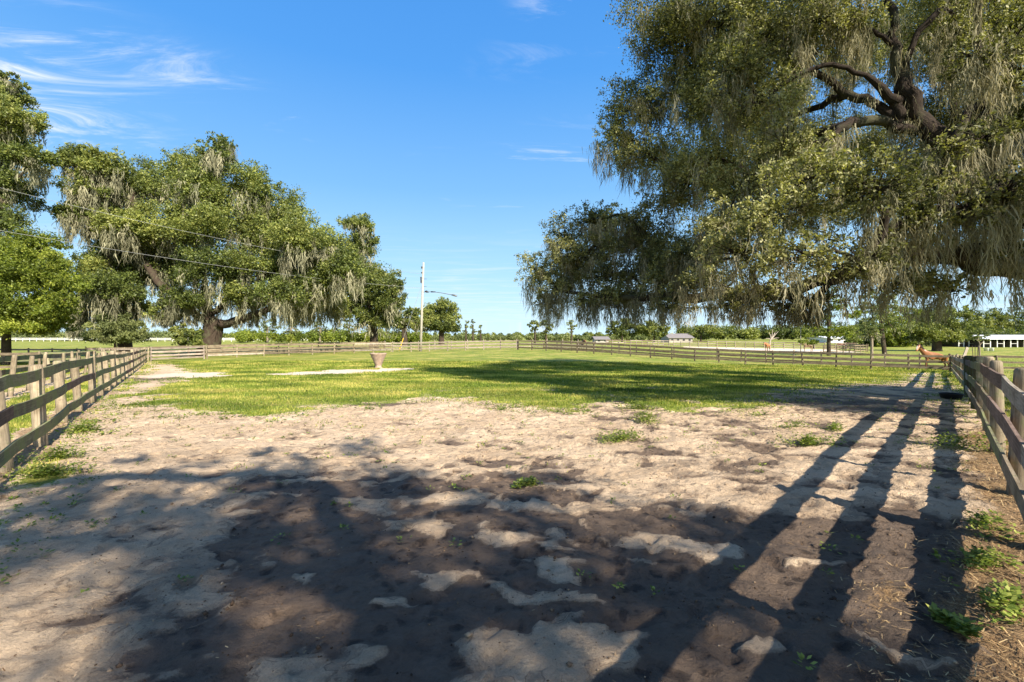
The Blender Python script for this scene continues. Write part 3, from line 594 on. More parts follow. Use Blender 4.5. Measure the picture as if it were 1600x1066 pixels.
fence('cross_fence', 'board fence with a sunlit pale top rail across the end of the left lane', [(-75, 47.5), (-37.6, 47.0)], 2.5, M['post'], [M['board_pale']], -1, seed=14, bh=.17)
fence('corral_fence', 'short shaded board fence standing across the field beyond the left lane', [(-34, 27), (-31, 36), (-41, 45)], 2.4, M['board_brown'], [M['board_brown'], G_], 1, seed=16, tilt=.05)
# back side of the paddock, left to right
fence('panel_fence', 'short pale four board gate panel at the far left paddock corner', [(-36.8, 46.4), (-32.6, 48.2)], 4.3, M['board_pale'], [M['board_pale']], -1, hs=(.25, .58, .92, 1.26), seed=15, ph=1.4)
fence('back_fence', 'brown board fence along the far left edge of the paddock below the big oak', [(-32.4, 48.4), (-17.2, 64.7)], 2.9, M['post'], [M['board_brown'], M['board_brown'], M['board_grey']], -1, seed=17, postmats=None)
fence('back_fence', 'pale thin board fence along the far edge of the paddock right of the utility pole', [(-17.0, 64.9), (-3.7, 66.4), (.8, 65.1)], 2.5, M['board_pale'], [M['board_pale'], M['board_pale'], M['post']], -1, seed=18, bh=.12)
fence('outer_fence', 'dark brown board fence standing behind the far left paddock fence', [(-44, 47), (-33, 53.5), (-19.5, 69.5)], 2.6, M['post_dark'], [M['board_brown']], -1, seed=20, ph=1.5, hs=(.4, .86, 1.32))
fence('outer_fence', 'pale board fence on the far side of the back lane by the utility pole', [(-19.4, 69.7), (3.0, 71), (12, 66)], 2.5, M['board_pale'], [M['board_pale']], -1, seed=21, bh=.11, ph=1.5)
fence('side_fence', 'brown three board fence along the far right side of the paddock', [(.9, 65.0), (17.9, 50.2), (34.8, 36.15)], 2.44, M['board_brown'], [M['board_brown']], -1, seed=23, pr=.08, hs=(.36, .82, 1.28), bh=.17)
fence('lane_side_fence', 'second brown board fence close behind the far right paddock fence', [(4.6, 66.0), (20.5, 52.2), (37.8, 38.6)], 2.44, M['post'], [M['board_brown']], -1, seed=24, ph=1.38)
fence('pasture_fence', 'dark board fence of the pasture beyond the right fence', [(37.9, 38.7), (47, 33), (60, 30)], 2.5, M['board_brown'], [M['board_brown']], 1, seed=25)
fence('arena_fence', 'pinkish grey rail fence of many posts round the white sand arena', [(19, 92), (38, 106), (72, 95)], 1.9, M['board_pale'], [M['board_pale'], M['board_red']], 1, seed=26, hs=(.5, .95, 1.4), ph=1.5, seg=1)
fence('diagonal_fence', 'short dark fence slanting across the green pasture behind the arena horses', [(50, 73), (66, 84), (72, 99)], 2.5, M['board_brown'], [M['board_brown']], 1, seed=27, seg=1)
fence('white_fence', 'long low white rail fence in the far field on the left', [(-235, 185), (-60, 172)], 3.0, M['white'], [M['white']], -1, seed=28, hs=(.75, 1.3), ph=1.42, bh=.22, pr=.09, seg=1, tilt=.01)

# ------------------------------------------------------------------ trees
def catmull(P, k=4):
    P = np.array(P, float)
    if len(P) < 3: return np.array([P[0]+(P[-1]-P[0])*t for t in np.linspace(0, 1, k+1)])
    Q = np.concatenate([[2*P[0]-P[1]], P, [2*P[-1]-P[-2]]]); out = []
    for i in range(1, len(Q)-2):
        a, b, c, d = Q[i-1:i+3]
        for t in np.arange(k)/k: out.append(.5*((2*b)+(-a+c)*t+(2*a-5*b+4*c-d)*t*t+(-a+3*b-3*c+d)*t**3))
    out.append(P[-1]); return np.array(out)
def unit(rng, n):
    v = rng.normal(size=(n, 3)); return v/np.linalg.norm(v, axis=1)[:, None]
def leaf_mesh(name, C, size, rng, mat, parent, aspect=.5, tint=None, kind=None, droop=0.0):
    n = len(C); d = unit(rng, n); d[:, 2] -= droop; d /= np.linalg.norm(d, axis=1)[:, None]
    w = np.cross(d, unit(rng, n)); w /= np.linalg.norm(w, axis=1)[:, None]; s = (size*rng.uniform(.6, 1.3, n))[:, None]
    V = np.stack([C-d*s*.5, C+w*s*aspect*.5, C+d*s*.5, C-w*s*aspect*.5], 1).reshape(-1, 3); i = np.arange(n)*4
    if tint is None: tint = rng.uniform(0, 1, n)
    return mesh_obj(name, V, np.stack([i, i+1, i+2, i+3], 1), mat, parent, attrs={'tint': ('FACE', tint)}, origin=np.array(parent.location))
def moss_mesh(name, A, length, width, spread, strands, rng, mat, parent, K=4):
    n = len(A)*strands; A0 = np.repeat(A, strands, 0); Lc = np.repeat(length, strands); u = rng.uniform(0, 1, n)**1.3*.72
    lean = np.repeat(rng.normal(0, .04, (len(A), 2)), strands, 0); el = np.repeat(rng.uniform(.4, 1.6, len(A)), strands); ax = np.repeat(rng.uniform(0, np.pi, len(A)), strands)
    o1 = rng.normal(0, spread, n)*(1-u*.8)*el; o2 = rng.normal(0, spread*.5, n)*(1-u*.8)
    P = A0.copy(); P[:, 0] += np.cos(ax)*o1-np.sin(ax)*o2+lean[:, 0]*u*Lc; P[:, 1] += np.sin(ax)*o1+np.cos(ax)*o2+lean[:, 1]*u*Lc; P[:, 2] -= u*Lc+rng.uniform(-.3, .3, n)*spread
    Ln = Lc*rng.uniform(.10, .42, n)
    a = rng.uniform(0, np.pi, n); wdir = np.stack([np.cos(a), np.sin(a), rng.normal(0, .3, n)], 1); w = width*rng.uniform(.4, 1.4, n)
    V = np.zeros((n, K+1, 2, 3)); cur = P.copy(); drift = rng.normal(0, .16, (n, 2))
    for k in range(K+1):
        t = k/K; ww = (w*(1-t**1.6)*rng.uniform(.35, 1.35, n))[:, None]+.002
        V[:, k, 0] = cur-wdir*ww/2; V[:, k, 1] = cur+wdir*ww/2
        cur = cur.copy(); cur[:, 2] -= Ln/K; drift = drift*.6+rng.normal(0, .26, (n, 2)); cur[:, :2] += drift*(Ln/K)[:, None]
    base = (np.arange(n)*(K+1)*2)[:, None]+np.arange(K)[None]*2
    Fq = np.stack([base, base+1, base+3, base+2], 2).reshape(-1, 4)
    ti = np.repeat(np.clip(np.repeat(rng.uniform(.1, .9, len(A)), strands)+rng.normal(0, .15, n), 0, 1), K)
    return mesh_obj(name, V.reshape(-1, 3), Fq, mat, parent, attrs={'tint': ('FACE', ti)}, origin=np.array(parent.location))
def tree(name, label, base, fork, tr, blobs, seed=1, leaves=40000, lsize=.2, leafmat=None, barkmat=None, limbs=(), moss=0, moss_len=1.5, moss_w=.1, moss_sp=.3, strands=14, mossmat=None, clumps=9, flat=.7,
         twigs=False, limb_parts=False, group=None, tip=.03, cat='tree', bias=.0, edge=.55, droop=0.0, clump_r=.36, moss_floor=1.2):
    rng = np.random.default_rng(seed); base = np.array(base, float); root = thing(name, label, cat, base, group)
    fork = np.array(fork, float); nodes = [base+(fork-base)*t for t in (0, .5, 1)]; par = [-1, 0, 1]; chains = []
    def add_chain(att, pts):
        ids = [att]
        for p in pts: nodes.append(np.array(p, float)); par.append(ids[-1]); ids.append(len(nodes)-1)
        chains.append(ids); return ids
    for lb in limbs:
        P = [np.array(q, float) for q in lb]; dd = [np.linalg.norm(P[0]-q) for q in nodes]; add_chain(int(np.argmin(dd)) if len(nodes) > 3 else 2, P)
    B = np.array([b[:3] for b in blobs], float); Rb = np.array([b[3:6] for b in blobs], float)
    order = np.argsort(np.linalg.norm(B-fork, axis=1)); ends = {}
    for bi in order:
        c = B[bi]; Nn = np.array(nodes[2:]); d = np.linalg.norm(Nn-c, axis=1)+.35*np.linalg.norm(Nn-fork, axis=1); a = int(np.argmin(d))+2; A = nodes[a]
        v = c-A; ln = np.linalg.norm(v); m1 = A+v*.35+np.array([0, 0, .10*ln])+rng.normal(0, .05*ln, 3); m2 = A+v*.7+np.array([0, 0, .08*ln])+rng.normal(0, .05*ln, 3)
        ids = add_chain(a, [m1, m2, c]); ends[bi] = ids[-1]
    w = np.zeros(len(nodes)); 
    for bi, e in ends.items():
        vol = float(np.prod(Rb[bi]))**(1/3.); q = e
        while q >= 0: w[q] += vol; q = par[q]
    rad = tip*np.sqrt(np.maximum(w, .3)); sc = min(1.0, tr*.62/max(rad[2], 1e-6)); rad *= sc
    mb = MB(); tp = catmull([base+[0, 0, -.4], base+[0, 0, .15], base+(fork-base)*.5, fork], 3); fl = np.linspace(0, 1, len(tp)); mb.tube(tp, tr*(1.0+.55*np.exp(-fl*7)-.22*fl), 14, False, .08, rng)
    mb.build('trunk', barkmat, root, smooth=True)
    bw = MB(); nb = 0
    for ids in chains:
        P = np.array([nodes[i] for i in ids]); rr = np.array([rad[i] for i in ids]); rr[0] = min(rr[0], rr[1]*1.25); C = catmull(P, 4); rc = np.interp(np.linspace(0, 1, len(C)), np.linspace(0, 1, len(rr)), rr)
        L_ = np.linalg.norm(P[-1]-P[0]); C[1:-1] += rng.normal(0, .012*L_, (len(C)-2, 3))*.6
        if limb_parts and rr[1] > .16: q = MB(); q.tube(C, rc, 10, False, .07, rng); q.build('limb', barkmat, root, smooth=True)
        else: bw.tube(C, np.maximum(rc, .012), 6, False, .05, rng); nb += 1
    vol = Rb.prod(1); share = (vol**.8)/np.sum(vol**.8); CL = []; CT = []; MA = []
    for bi in range(len(B)):
        nl = int(leaves*share[bi]); nc = max(4, int(clumps*rng.uniform(.8, 1.2))); dr = unit(rng, nc); dr[:, 2] = np.where(dr[:, 2] < -.35, dr[:, 2]*.5, dr[:, 2]); rr_ = rng.uniform(edge, 1.02, nc)**1.0
        cc = B[bi]+dr*rr_[:, None]*Rb[bi]; cr = Rb[bi].mean()*rng.uniform(.6, 1.3, nc)*clump_r
        per = rng.multinomial(int(nl*.93), cr**2/np.sum(cr**2)); tint0 = rng.uniform(.25, .75)
        for c_, r_, k_ in zip(cc, cr, per):
            # each clump is a spray of sub-clusters along a few shoots
            ns = max(3, k_//14); sd = unit(rng, ns); sd[:, 2] = sd[:, 2]*.9+.08; sp = c_+sd*(r_*rng.uniform(.15, 1.25, ns)**.8)[:, None]*[1, 1, flat]
            ii = rng.integers(0, ns, k_); pts = sp[ii]+rng.normal(0, 1, (k_, 3))*(r_*.16); CL.append(pts); tcl = np.clip(tint0+rng.normal(0, .16, ns), 0, 1); CT.append(np.clip(tcl[ii]+rng.normal(0, .2, k_), 0, 1))
            if twigs:
                bw.tube(catmull([B[bi], B[bi]+(c_-B[bi])*.5+rng.normal(0, .06, 3)*Rb[bi].mean(), c_], 2), [.022, .018, .014, .010, .006][:5], 4, False)
                for s_ in sp[:max(2, ns//12)]: bw.tube(np.array([c_, (c_+s_)/2+rng.normal(0, .03, 3), s_]), [.007, .005, .003], 3, False)
        pts = B[bi]+unit(rng, int(nl*.07))*rng.uniform(.2, 1.0, int(nl*.07))[:, None]*Rb[bi]; CL.append(pts); CT.append(rng.uniform(0, .5, len(pts)))
        if moss:
            q = rng.poisson(moss*(.3 if (B[bi][1] < 11.7 and 0 < B[bi][0] < 10.5) else .5 if (B[bi][0] > 9.5 and B[bi][2] < 6.5 and B[bi][1] < 20) else 1)); dr = unit(rng, q); dr[:, 2] = -np.abs(dr[:, 2])*.8+.05; MA.append(B[bi]+dr*Rb[bi]*rng.uniform(.3, .95, q)[:, None])
    if nb or twigs: bw.build('branchwork', barkmat, root, smooth=True)
    CL = np.concatenate(CL); CT = np.concatenate(CT); leaf_mesh('crown', CL, lsize, rng, leafmat, root, tint=CT, droop=droop)
    if moss:
        for ids in chains:
            P = catmull([nodes[i] for i in ids], 3); ln = np.linalg.norm(P[-1]-P[0]); q = rng.poisson(max(.5, ln*moss*.10)); 
            if q: MA.append(P[rng.integers(0, len(P), q)]+rng.normal(0, .05, (q, 3)))
        A = np.concatenate(MA); A = A[A[:, 2] > base[2]+moss_floor+.3*moss_len]; ML = np.minimum(moss_len*rng.uniform(.35, 1.35, len(A)), (A[:, 2]-base[2]-moss_floor)/1.02); A = A[ML > .25*moss_len]; ML = ML[ML > .25*moss_len]; moss_mesh('hanging_moss', A, ML, moss_w, moss_sp, strands, rng, mossmat or M['moss'], root)
    return root
def PB(lst, Y, dr=.9, jit=0, seed=0):                # crown lobes read off the photograph at distance Y (or their own), turned into places and sizes in metres
    out = []; rng = np.random.default_rng(seed)
    for q in lst:
        yy = q[2] if len(q) == 5 else Y+rng.uniform(-jit, jit); rx, ry = (q[3], q[4]) if len(q) == 5 else (q[2], q[3]); p = at(q[0], q[1], yy); rx *= yy/F; ry *= yy/F
        out.append((*p, rx, max(rx, ry)*dr, ry))
    return out
def foot(px, Y): x = (px-CX)/F*Y; return (x, Y, Tz(x, Y))

# the great live oak on the right
NEAR = [(1120,40,17,90,65),(1075,110,18,75,55),(1000,165,18.5,70,50),(1100,160,17,85,60),(1190,60,15,90,75),(1010,240,18.5,75,42),(965,210,18.5,38,42),(1100,245,16,85,55),(1180,160,14,80,60),(1060,310,17.5,75,36),(1150,300,15,75,45),
 (1280,30,14,75,50),(1230,230,13,60,45),(1200,330,11,80,65),(1290,275,10.5,80,60),(1370,300,10,70,65),(1160,400,11.5,75,50),(1260,400,10,80,55),(1345,410,10.5,75,50),(1425,340,11,55,55),
 (880,375,21,38,42),(838,425,21.5,36,36),(900,425,21,50,38),(960,385,20,55,38),(1015,420,19,55,38),(855,472,21.5,28,20),(955,462,19.5,55,22),(1045,440,17,55,34),(925,345,20.5,34,30),(905,400,20.5,52,44),(960,430,20,58,32),(1010,370,19.5,50,38),(1050,400,18,60,45),(868,448,21,38,26),(930,470,20,50,18),(1000,465,19,50,20),(940,345,20.5,36,24),(985,345,19.5,42,26),(1110,440,14.5,60,32),(1150,475,14,50,18),(1240,480,13,45,16),(1050,480,17,45,14),(1195,450,13.5,60,26),(1270,470,13,45,22),
 (1410,440,12.5,65,40),(1470,452,13.5,45,26),(1400,380,13,60,40),(1500,50,13,65,55),(1585,60,13,65,70),(1545,140,14.5,55,34),(1560,250,15,65,45),(1600,190,14,60,50),(1480,300,14,50,45),(1560,330,13.5,60,45),(1460,240,15,35,30),(1480,230,10.8,40,30),(1510,330,10.6,55,50),(1570,300,10.4,50,50),(1590,390,10.6,45,30),(1540,215,11,55,30),(1450,290,11,45,40),(1530,90,11.5,55,40),(1600,120,11.5,50,50),(1150,110,14,60,50),(1240,100,14.5,55,40),(1330,40,14,40,30),(1130,350,14,60,40),(1080,400,16,55,35),(1220,250,14.5,60,50),
 (1200,190,26,80,60),(1330,240,27,80,55),(1130,380,25,70,45),(1400,300,26,80,60),(1270,330,24,80,60),(1500,390,22,60,35),(1330,110,25,60,50),(1480,100,20,70,60),(1560,190,20,60,60),(1440,50,24,70,60),(1350,50,22,60,50),(1500,240,20,60,50),(1590,60,20,60,60),(1590,330,18,50,50)]
nb = PB(NEAR, 14)
nb += [(10, 14, 14.2, 3, 3, 1.8), (14, 12, 15.5, 3.2, 3.2, 1.8), (12, 19, 14.6, 3.2, 3, 1.8), (18, 17, 15, 3.4, 3.2, 2), (20, 10, 12, 3, 3, 2), (18, 6.5, 10, 2.8, 2.6, 1.8), (22, 14, 9, 3, 3, 2.2), (9.5, 9.5, 11.4, 2.5, 2.3, 1.5), (24, 9, 7, 3, 3, 2),
       (20, 5, 5.5, 2.6, 2.2, 1.5), (15.5, 4.8, 7, 2.4, 2, 1.4), (25, 18, 11, 3, 3, 2), (21, 22, 12, 3.4, 3, 2), (16, 25, 12, 3.2, 3, 2), (6.5, 17, 13.5, 2.6, 2.6, 1.6), (11, 26, 11, 3, 3, 2), (12.8, 7.4, 6.2, 2.2, 1.6, 1.1), (16.2, 7.2, 6.4, 2.2, 1.6, 1.1), (19, 9.3, 5.2, 2.6, 2.0, 1.4), (14.3, 9.4, 4.6, 1.8, 1.4, 1.0), (21, 12, 5.0, 2.6, 2.2, 1.4), (17.5, 10.6, 5.2, 2, 1.6, 1.2), (22.5, 9, 8.5, 2.6, 2.2, 1.5), (12.2, 9.3, 5.2, 1.5, 1.2, .9)]
A = lambda *q: [at(*p) for p in q]
limbs = [A((1680, 400, 13.4), (1580, 310, 13.3), (1500, 250, 13.2), (1450, 205, 13.2), (1412, 140, 13.4), (1396, 70, 13.6), (1392, 0, 13.8), (1388, -80, 14)),
         A((1412, 120, 13.4), (1430, 60, 13.2), (1470, 10, 13), (1500, -60, 13)),
         A((1398, 160, 13.4), (1352, 118, 13.2), (1300, 101, 13.2), (1245, 118, 13.4), (1200, 150, 13.6)),
         A((1405, 190, 13.4), (1360, 160, 13.8), (1320, 150, 14.5), (1270, 170, 15.5), (1180, 200, 17)),
         A((1430, 205, 13.3), (1370, 188, 13), (1320, 196, 12.8), (1290, 225, 12.5), (1270, 280, 11.8)),
         A((1720, 440, 13.4), (1620, 425, 13.4), (1540, 418, 13.2), (1490, 402, 13.0), (1430, 395, 12.6), (1350, 405, 12.4)),
         A((1430, 395, 13), (1300, 440, 14), (1180, 465, 15.5), (1060, 462, 17.5), (960, 466, 19), (880, 455, 20.5)),
         A((1620, 415, 13.4), (1560, 400, 13.4), (1505, 388, 13.2), (1470, 405, 13), (1440, 380, 12.6)),
         A((1490, 240, 13.2), (1505, 190, 13.5), (1530, 165, 14), (1575, 175, 14.6))]
tb = foot(1800, 13.4)
tree('live_oak', 'huge moss-hung live oak reaching over the fence on the right', tb, (tb[0]-1.6, tb[1]+.1, 3.0), .85, nb, seed=3, leaves=1120000, lsize=.092, leafmat=M['oakleaf'], barkmat=M['bark_dark'], limbs=limbs, moss=13, moss_len=1.3, moss_w=.024, moss_sp=.16, strands=66, moss_floor=2.3,
     mossmat=M['moss_dark'], clumps=34, twigs=True, limb_parts=True, tip=.058, clump_r=.32, flat=.9, edge=.3)
# the oak behind the photographer, whose shade lies over the foreground
bb = [(5.5, -5.5, 9.5, 2.0, 1.8, 1.3), (3.2, -4.5, 9.0, 2.0, 1.6, 1.2), (8.3, -7.5, 10, 2.2, 2, 1.4), (6.5, -8.5, 11, 2.4, 2.2, 1.5), (3.5, -8, 10.5, 2.2, 2, 1.4), (1.0, -6, 9.3, 2.0, 1.8, 1.2), (-1.0, -7.5, 9, 1.8, 1.6, 1), (5, -11, 11, 2.6, 2.2, 1.5), (8.5, -10.5, 10, 2.4, 2, 1.4), (1, -10, 10, 2.2, 2, 1.3),
      (7.5, -5.2, 8.8, 1.5, 1.3, .9), (7.2, -8.2, 9.4, 2.0, 1.8, 1.0), (6.0, -7.0, 9.0, 1.8, 1.6, .9), (7.8, -9.4, 9.2, 1.8, 1.6, .9), (-2.5, -5.5, 8.6, 1.4, 1.3, .8), (-4.5, -9, 10.5, 1.6, 1.5, .9), (-3.5, -13, 12.5, 1.8, 1.6, 1.0), (2.5,-13,12.5,2,1.8,1.1)]
tree('live_oak', 'moss-hung live oak behind the camera shading the foreground sand', (5.5, -10.5, 0), (5.3, -10, 4), .6, bb, seed=8, leaves=40000, lsize=.12, leafmat=M['oakleaf'], barkmat=M['bark'], moss=5, moss_len=1.0, moss_w=.05, moss_sp=.15, strands=10, mossmat=M['moss_dark'], clumps=10, tip=.05, clump_r=.27, edge=.3)

# trees beyond the left fences
BIG = [(215,290,33,32),(262,290,40,38),(335,238,24,22),(300,262,35,28),(330,295,48,42),(395,300,42,36),(440,335,42,38),(375,355,58,45),(290,360,55,45),(465,372,42,38),(495,400,38,36),(425,410,58,40),(345,425,60,38),(262,415,50,38),(218,365,38,38),(500,440,42,32),(445,455,50,28),(395,465,45,22),(290,468,40,24),(262,488,28,22),(212,425,38,34),(540,420,34,34),(515,385,28,26),(532,400,22,22),(505,470,34,20),(470,480,36,18),(355,225,14,14)]
tree('live_oak', 'broad moss-hung live oak with a thick leaning limb behind the back fence', foot(325, 58), at(335, 505, 58), 1.35, PB(BIG, 58, 1.1, 5, 1), seed=21, leaves=330000, lsize=.27, leafmat=M['oakleaf2'], barkmat=M['bark'], moss=30, moss_len=3.2, moss_floor=3.2, moss_w=.09, moss_sp=.30, strands=36, clumps=34, limb_parts=True, tip=.10, clump_r=.34, flat=.95, edge=.35,
     limbs=[A((350, 507, 57.5), (378, 499, 57), (415, 486, 56.5), (455, 468, 56)), A((325, 490, 58), (320, 440, 58), (310, 380, 58), (300, 310, 58)), A((345, 480, 58), (365, 420, 59), (390, 360, 59), (400, 310, 59)), A((318, 500, 58), (280, 470, 57.5), (240, 430, 57), (215, 380, 57))])
MID = [(118,250,32,24),(155,262,32,26),(180,300,34,34),(112,335,24,18),(150,340,38,34),(172,400,38,38),(135,292,28,22),(178,452,42,32),(150,432,28,28),(205,478,28,22),(120,300,16,12),(190,350,30,30),(125,475,24,24),(118,500,14,14),(165,480,24,20)]
tree('live_oak', 'narrow moss-hung live oak between the bright tree and the broad oak', foot(196, 55), at(192, 470, 55), .8, PB(MID, 55, 1, 3, 2), seed=22, leaves=110000, lsize=.26, leafmat=M['oakleaf2'], barkmat=M['bark'], moss=32, moss_len=3.0, moss_floor=2.0, moss_w=.09, moss_sp=.30, strands=36, clumps=28, tip=.09, clump_r=.34, flat=.95, edge=.4)
RT = [(560,350,26,17),(568,385,28,24),(590,436,34,30),(562,462,38,30),(612,468,24,32),(582,498,34,18),(545,410,26,26),(615,440,14,16),(530,480,30,24)]
tree('live_oak', 'smaller live oak at the right end of the broad moss-hung oak', foot(585, 70), at(583, 500, 70), .7, PB(RT, 70, 1, 3, 3), seed=23, leaves=85000, lsize=.3, leafmat=M['oakleaf2'], barkmat=M['bark'], moss=17, moss_len=2.8, moss_floor=1.6, moss_w=.14, moss_sp=.5, strands=28, clumps=26, tip=.09, clump_r=.34, flat=.95, edge=.4)
tree('live_oak', 'low distant oak hung with grey moss directly left of the utility pole', foot(632, 105), at(632, 512, 105), .8, PB([(612,505,20,18),(632,498,22,18),(650,505,16,18),(640,490,14,10)], 105), seed=24, leaves=16000, lsize=.42, leafmat=M['oakleaf2'], barkmat=M['bark'], moss=14, moss_len=3, moss_w=.2, moss_sp=.6, strands=10, clumps=12, tip=.15)
tree('live_oak', 'round dense oak right behind the utility pole', foot(690, 110), at(690, 518, 110), .8, PB([(672,496,18,18),(690,488,22,17),(706,500,14,18),(690,508,26,16),(668,512,14,12),(708,514,12,10),(684,480,12,8)], 110), seed=25, leaves=30000, lsize=.42, leafmat=M['oakleaf2'], barkmat=M['bark'], clumps=16, tip=.15)
LE = [(0,150,38,24),(26,185,38,26),(0,225,45,28),(42,246,34,20),(8,300,44,34),(-40,180,55,45),(-60,270,60,50),(-10,345,40,26),(15,128,20,14),(60,262,18,12)]
tree('live_oak', 'tall mossy oak cut off by the left edge of the photo', foot(-45, 44), at(-40, 400, 44), .7, PB(LE, 44, 1, 3, 4), seed=26, leaves=120000, lsize=.23, leafmat=M['oakleaf2'], barkmat=M['bark'], moss=16, moss_len=2.2, moss_w=.09, moss_sp=.32, strands=28, clumps=26, tip=.08, clump_r=.34, flat=.95, edge=.4)
LB = [(20,388,62,26),(78,382,28,16),(30,430,75,34),(88,442,36,32),(20,478,72,34),(82,488,34,26),(-50,430,70,70),(10,508,70,18),(100,470,16,18),(40,512,55,14),(85,505,26,16),(-30,500,50,28),(60,405,40,20)]
tree('broadleaf_tree', 'bright yellow-green leafy tree low at the left edge of the photo', foot(10, 40), at(10, 480, 40), .35, PB(LB, 40, 1, 2, 5), seed=27, leaves=150000, lsize=.2, leafmat=M['bright'], barkmat=M['bark'], clumps=34, tip=.05, flat=.6, clump_r=.32, edge=.4)
tree('round_bush', 'rounded dusty green bush behind the lane fence', foot(180, 52), at(180, 535, 52), .15, PB([(150,518,22,18),(180,508,30,20),(210,518,24,18),(170,525,30,14),(200,527,26,12),(225,530,10,10),(140,530,10,10)], 52), seed=28, leaves=24000, lsize=.2, leafmat=M['dusty'], barkmat=M['bark'], clumps=14, tip=.05, cat='bush')
tree('leafy_bush', 'dark leafy bush growing against the foot of the broad oak', foot(295, 54), at(294, 538, 54), .12, PB([(285,518,14,12),(300,525,16,14),(290,535,20,10),(308,537,12,10)], 54), seed=29, leaves=12000, lsize=.26, leafmat=M['oakleaf2'], barkmat=M['bark'], clumps=10, tip=.05, cat='bush')

# small far trees along the horizon
def far_tree(name, label, px, Y, top, lobes, leaves, lsize, mat='oakleaf2', bk='bark', tr=.35, tip=.1, **k):
    return tree(name, label, foot(px, Y), at(px, top, Y), tr, PB(lobes, Y), seed=int(px)+31, leaves=leaves, lsize=lsize, leafmat=M[mat], barkmat=M[bk], tip=tip, clumps=10, **k)
far_tree('thin_pine', 'leftmost of the three thin sparse pines right of the round oak', 728, 170, 512, [(728,510,4,4),(726,518,4,4),(730,504,3,3)], 900, .5, 'dusty')
far_tree('thin_pine', 'tallest of the three thin sparse pines right of the round oak', 739, 170, 508, [(739,503,4,4),(737,511,4,4),(741,518,4,3)], 1000, .5, 'dusty')
far_tree('thin_pine', 'rightmost of the three thin sparse pines right of the round oak', 751, 175, 516, [(751,511,3,3),(750,519,4,3)], 800, .5, 'dusty')
far_tree('forked_tree', 'small forked tree on the horizon below the left tip of the great oak', 836, 140, 514, [(829,508,5,5),(836,504,6,5),(842,508,5,6),(836,514,5,5),(831,517,3,3)], 3600, .4)
far_tree('leaning_tree', 'dark small tree beside the forked tree under the great oak', 853, 140, 514, [(850,505,7,7),(858,512,8,7),(853,520,8,5)], 3600, .4)
far_tree('light_pine', 'slender pine with layered boughs under the great oak', 893, 130, 510, [(893,502,4,3),(890,507,6,3),(896,510,6,3),(892,514,6,2),(893,519,4,2)], 1900, .35, 'dusty')
far_tree('round_oak', 'pale left one of the pair of large oaks on the horizon', 972, 170, 516, [(968,510,16,14),(985,508,14,13),(978,520,20,9),(955,517,10,10)], 12000, .55)
far_tree('round_oak', 'darker right one of the pair of large oaks on the horizon', 1022, 165, 516, [(1010,512,16,13),(1028,508,16,12),(1022,520,22,9),(1040,514,9,9)], 12000, .55)
far_tree('round_oak', 'flat topped oak right of the grey roofed house on the horizon', 1095, 180, 518, [(1085,520,14,8),(1102,517,16,9),(1118,522,12,7)], 8000, .55)
tree('light_cypress', 'feathery green cypress with a straight dark trunk behind the side fence', foot(1295, 66), at(1295, 500, 66), .28, PB([(1295,455,14,10),(1290,478,34,10),(1305,492,40,8),(1278,500,32,7),(1300,512,42,7),(1270,522,30,6),(1318,524,30,6),(1262,535,26,5),(1296,468,22,8)], 66), seed=51, leaves=13000, lsize=.24, leafmat=M['bright'], barkmat=M['bark'], limbs=[A((1295, 480, 66), (1295, 455, 66), (1295, 440, 66))], clumps=12, flat=.35, tip=.07, clump_r=.3)
tree('light_cypress', 'feathery cypress with a leaning trunk on the green pasture', foot(1382, 74), at(1376, 500, 74), .35, PB([(1376,462,26,9),(1362,478,34,9),(1392,486,34,9),(1370,497,40,8),(1352,510,26,8),(1395,512,28,8),(1385,470,20,8)], 74), seed=52, leaves=13000, lsize=.26, leafmat=M['dusty'], barkmat=M['bark'], clumps=12, flat=.35, tip=.08, moss=4, moss_len=1.4, moss_w=.12, moss_sp=.3, strands=8, clump_r=.3)
tree('scrub_tree', 'small tan scrubby tree with a pale trunk at the side fence', foot(1362, 52), at(1362, 528, 52), .16, PB([(1362,512,14,10),(1354,520,12,8),(1370,522,12,8)], 52), seed=53, leaves=2600, lsize=.16, leafmat=M['dusty'], barkmat=M['bark_pale'], clumps=8, tip=.06, moss=8, moss_len=.8, moss_w=.08, moss_sp=.2, strands=10)
tree('pasture_oak', 'dark rounded oak standing on the pasture behind the near horse', foot(1464, 88), at(1464, 530, 88), .8, PB([(1440,515,22,16),(1464,505,26,16),(1488,515,22,16),(1464,522,34,13),(1430,528,14,9),(1498,528,14,9)], 88), seed=54, leaves=30000, lsize=.32, leafmat=M['oakleaf2'], barkmat=M['bark'], clumps=14, tip=.14, moss=6, moss_len=1.6, moss_w=.15, moss_sp=.4, strands=8)
tree('scrub_tree', 'bare twiggy sapling with pale stems behind the dark fence posts', foot(1531, 42), at(1530, 540, 42), .09, PB([(1531,523,14,9),(1524,530,9,7),(1540,530,9,7)], 42), seed=55, leaves=1800, lsize=.12, leafmat=M['dusty'], barkmat=M['bark_pale'], clumps=8, tip=.05)
row = [(1395,508,30,22,'bright',118,'bright green tree just left of the pasture oak'),(1425,500,26,24,'bright',125,'yellow-green tree behind the left side of the pasture oak'),(1505,498,30,26,'oakleaf2',135,'dark wooded tree behind the right side of the pasture oak'),(1545,500,34,22,'oakleaf2',140,'leftmost of the dense trees behind the white shed'),(1590,500,34,22,'oakleaf2',140,'middle one of the dense trees behind the white shed'),(1640,498,38,26,'oakleaf2',140,'dense tree behind the white shed cut by the right edge'),(1345,515,26,14,'dusty',130,'grey-green tree behind the leaning cypress'),(1465,492,30,20,'oakleaf2',150,'tall dark tree rising behind the pasture oak')]
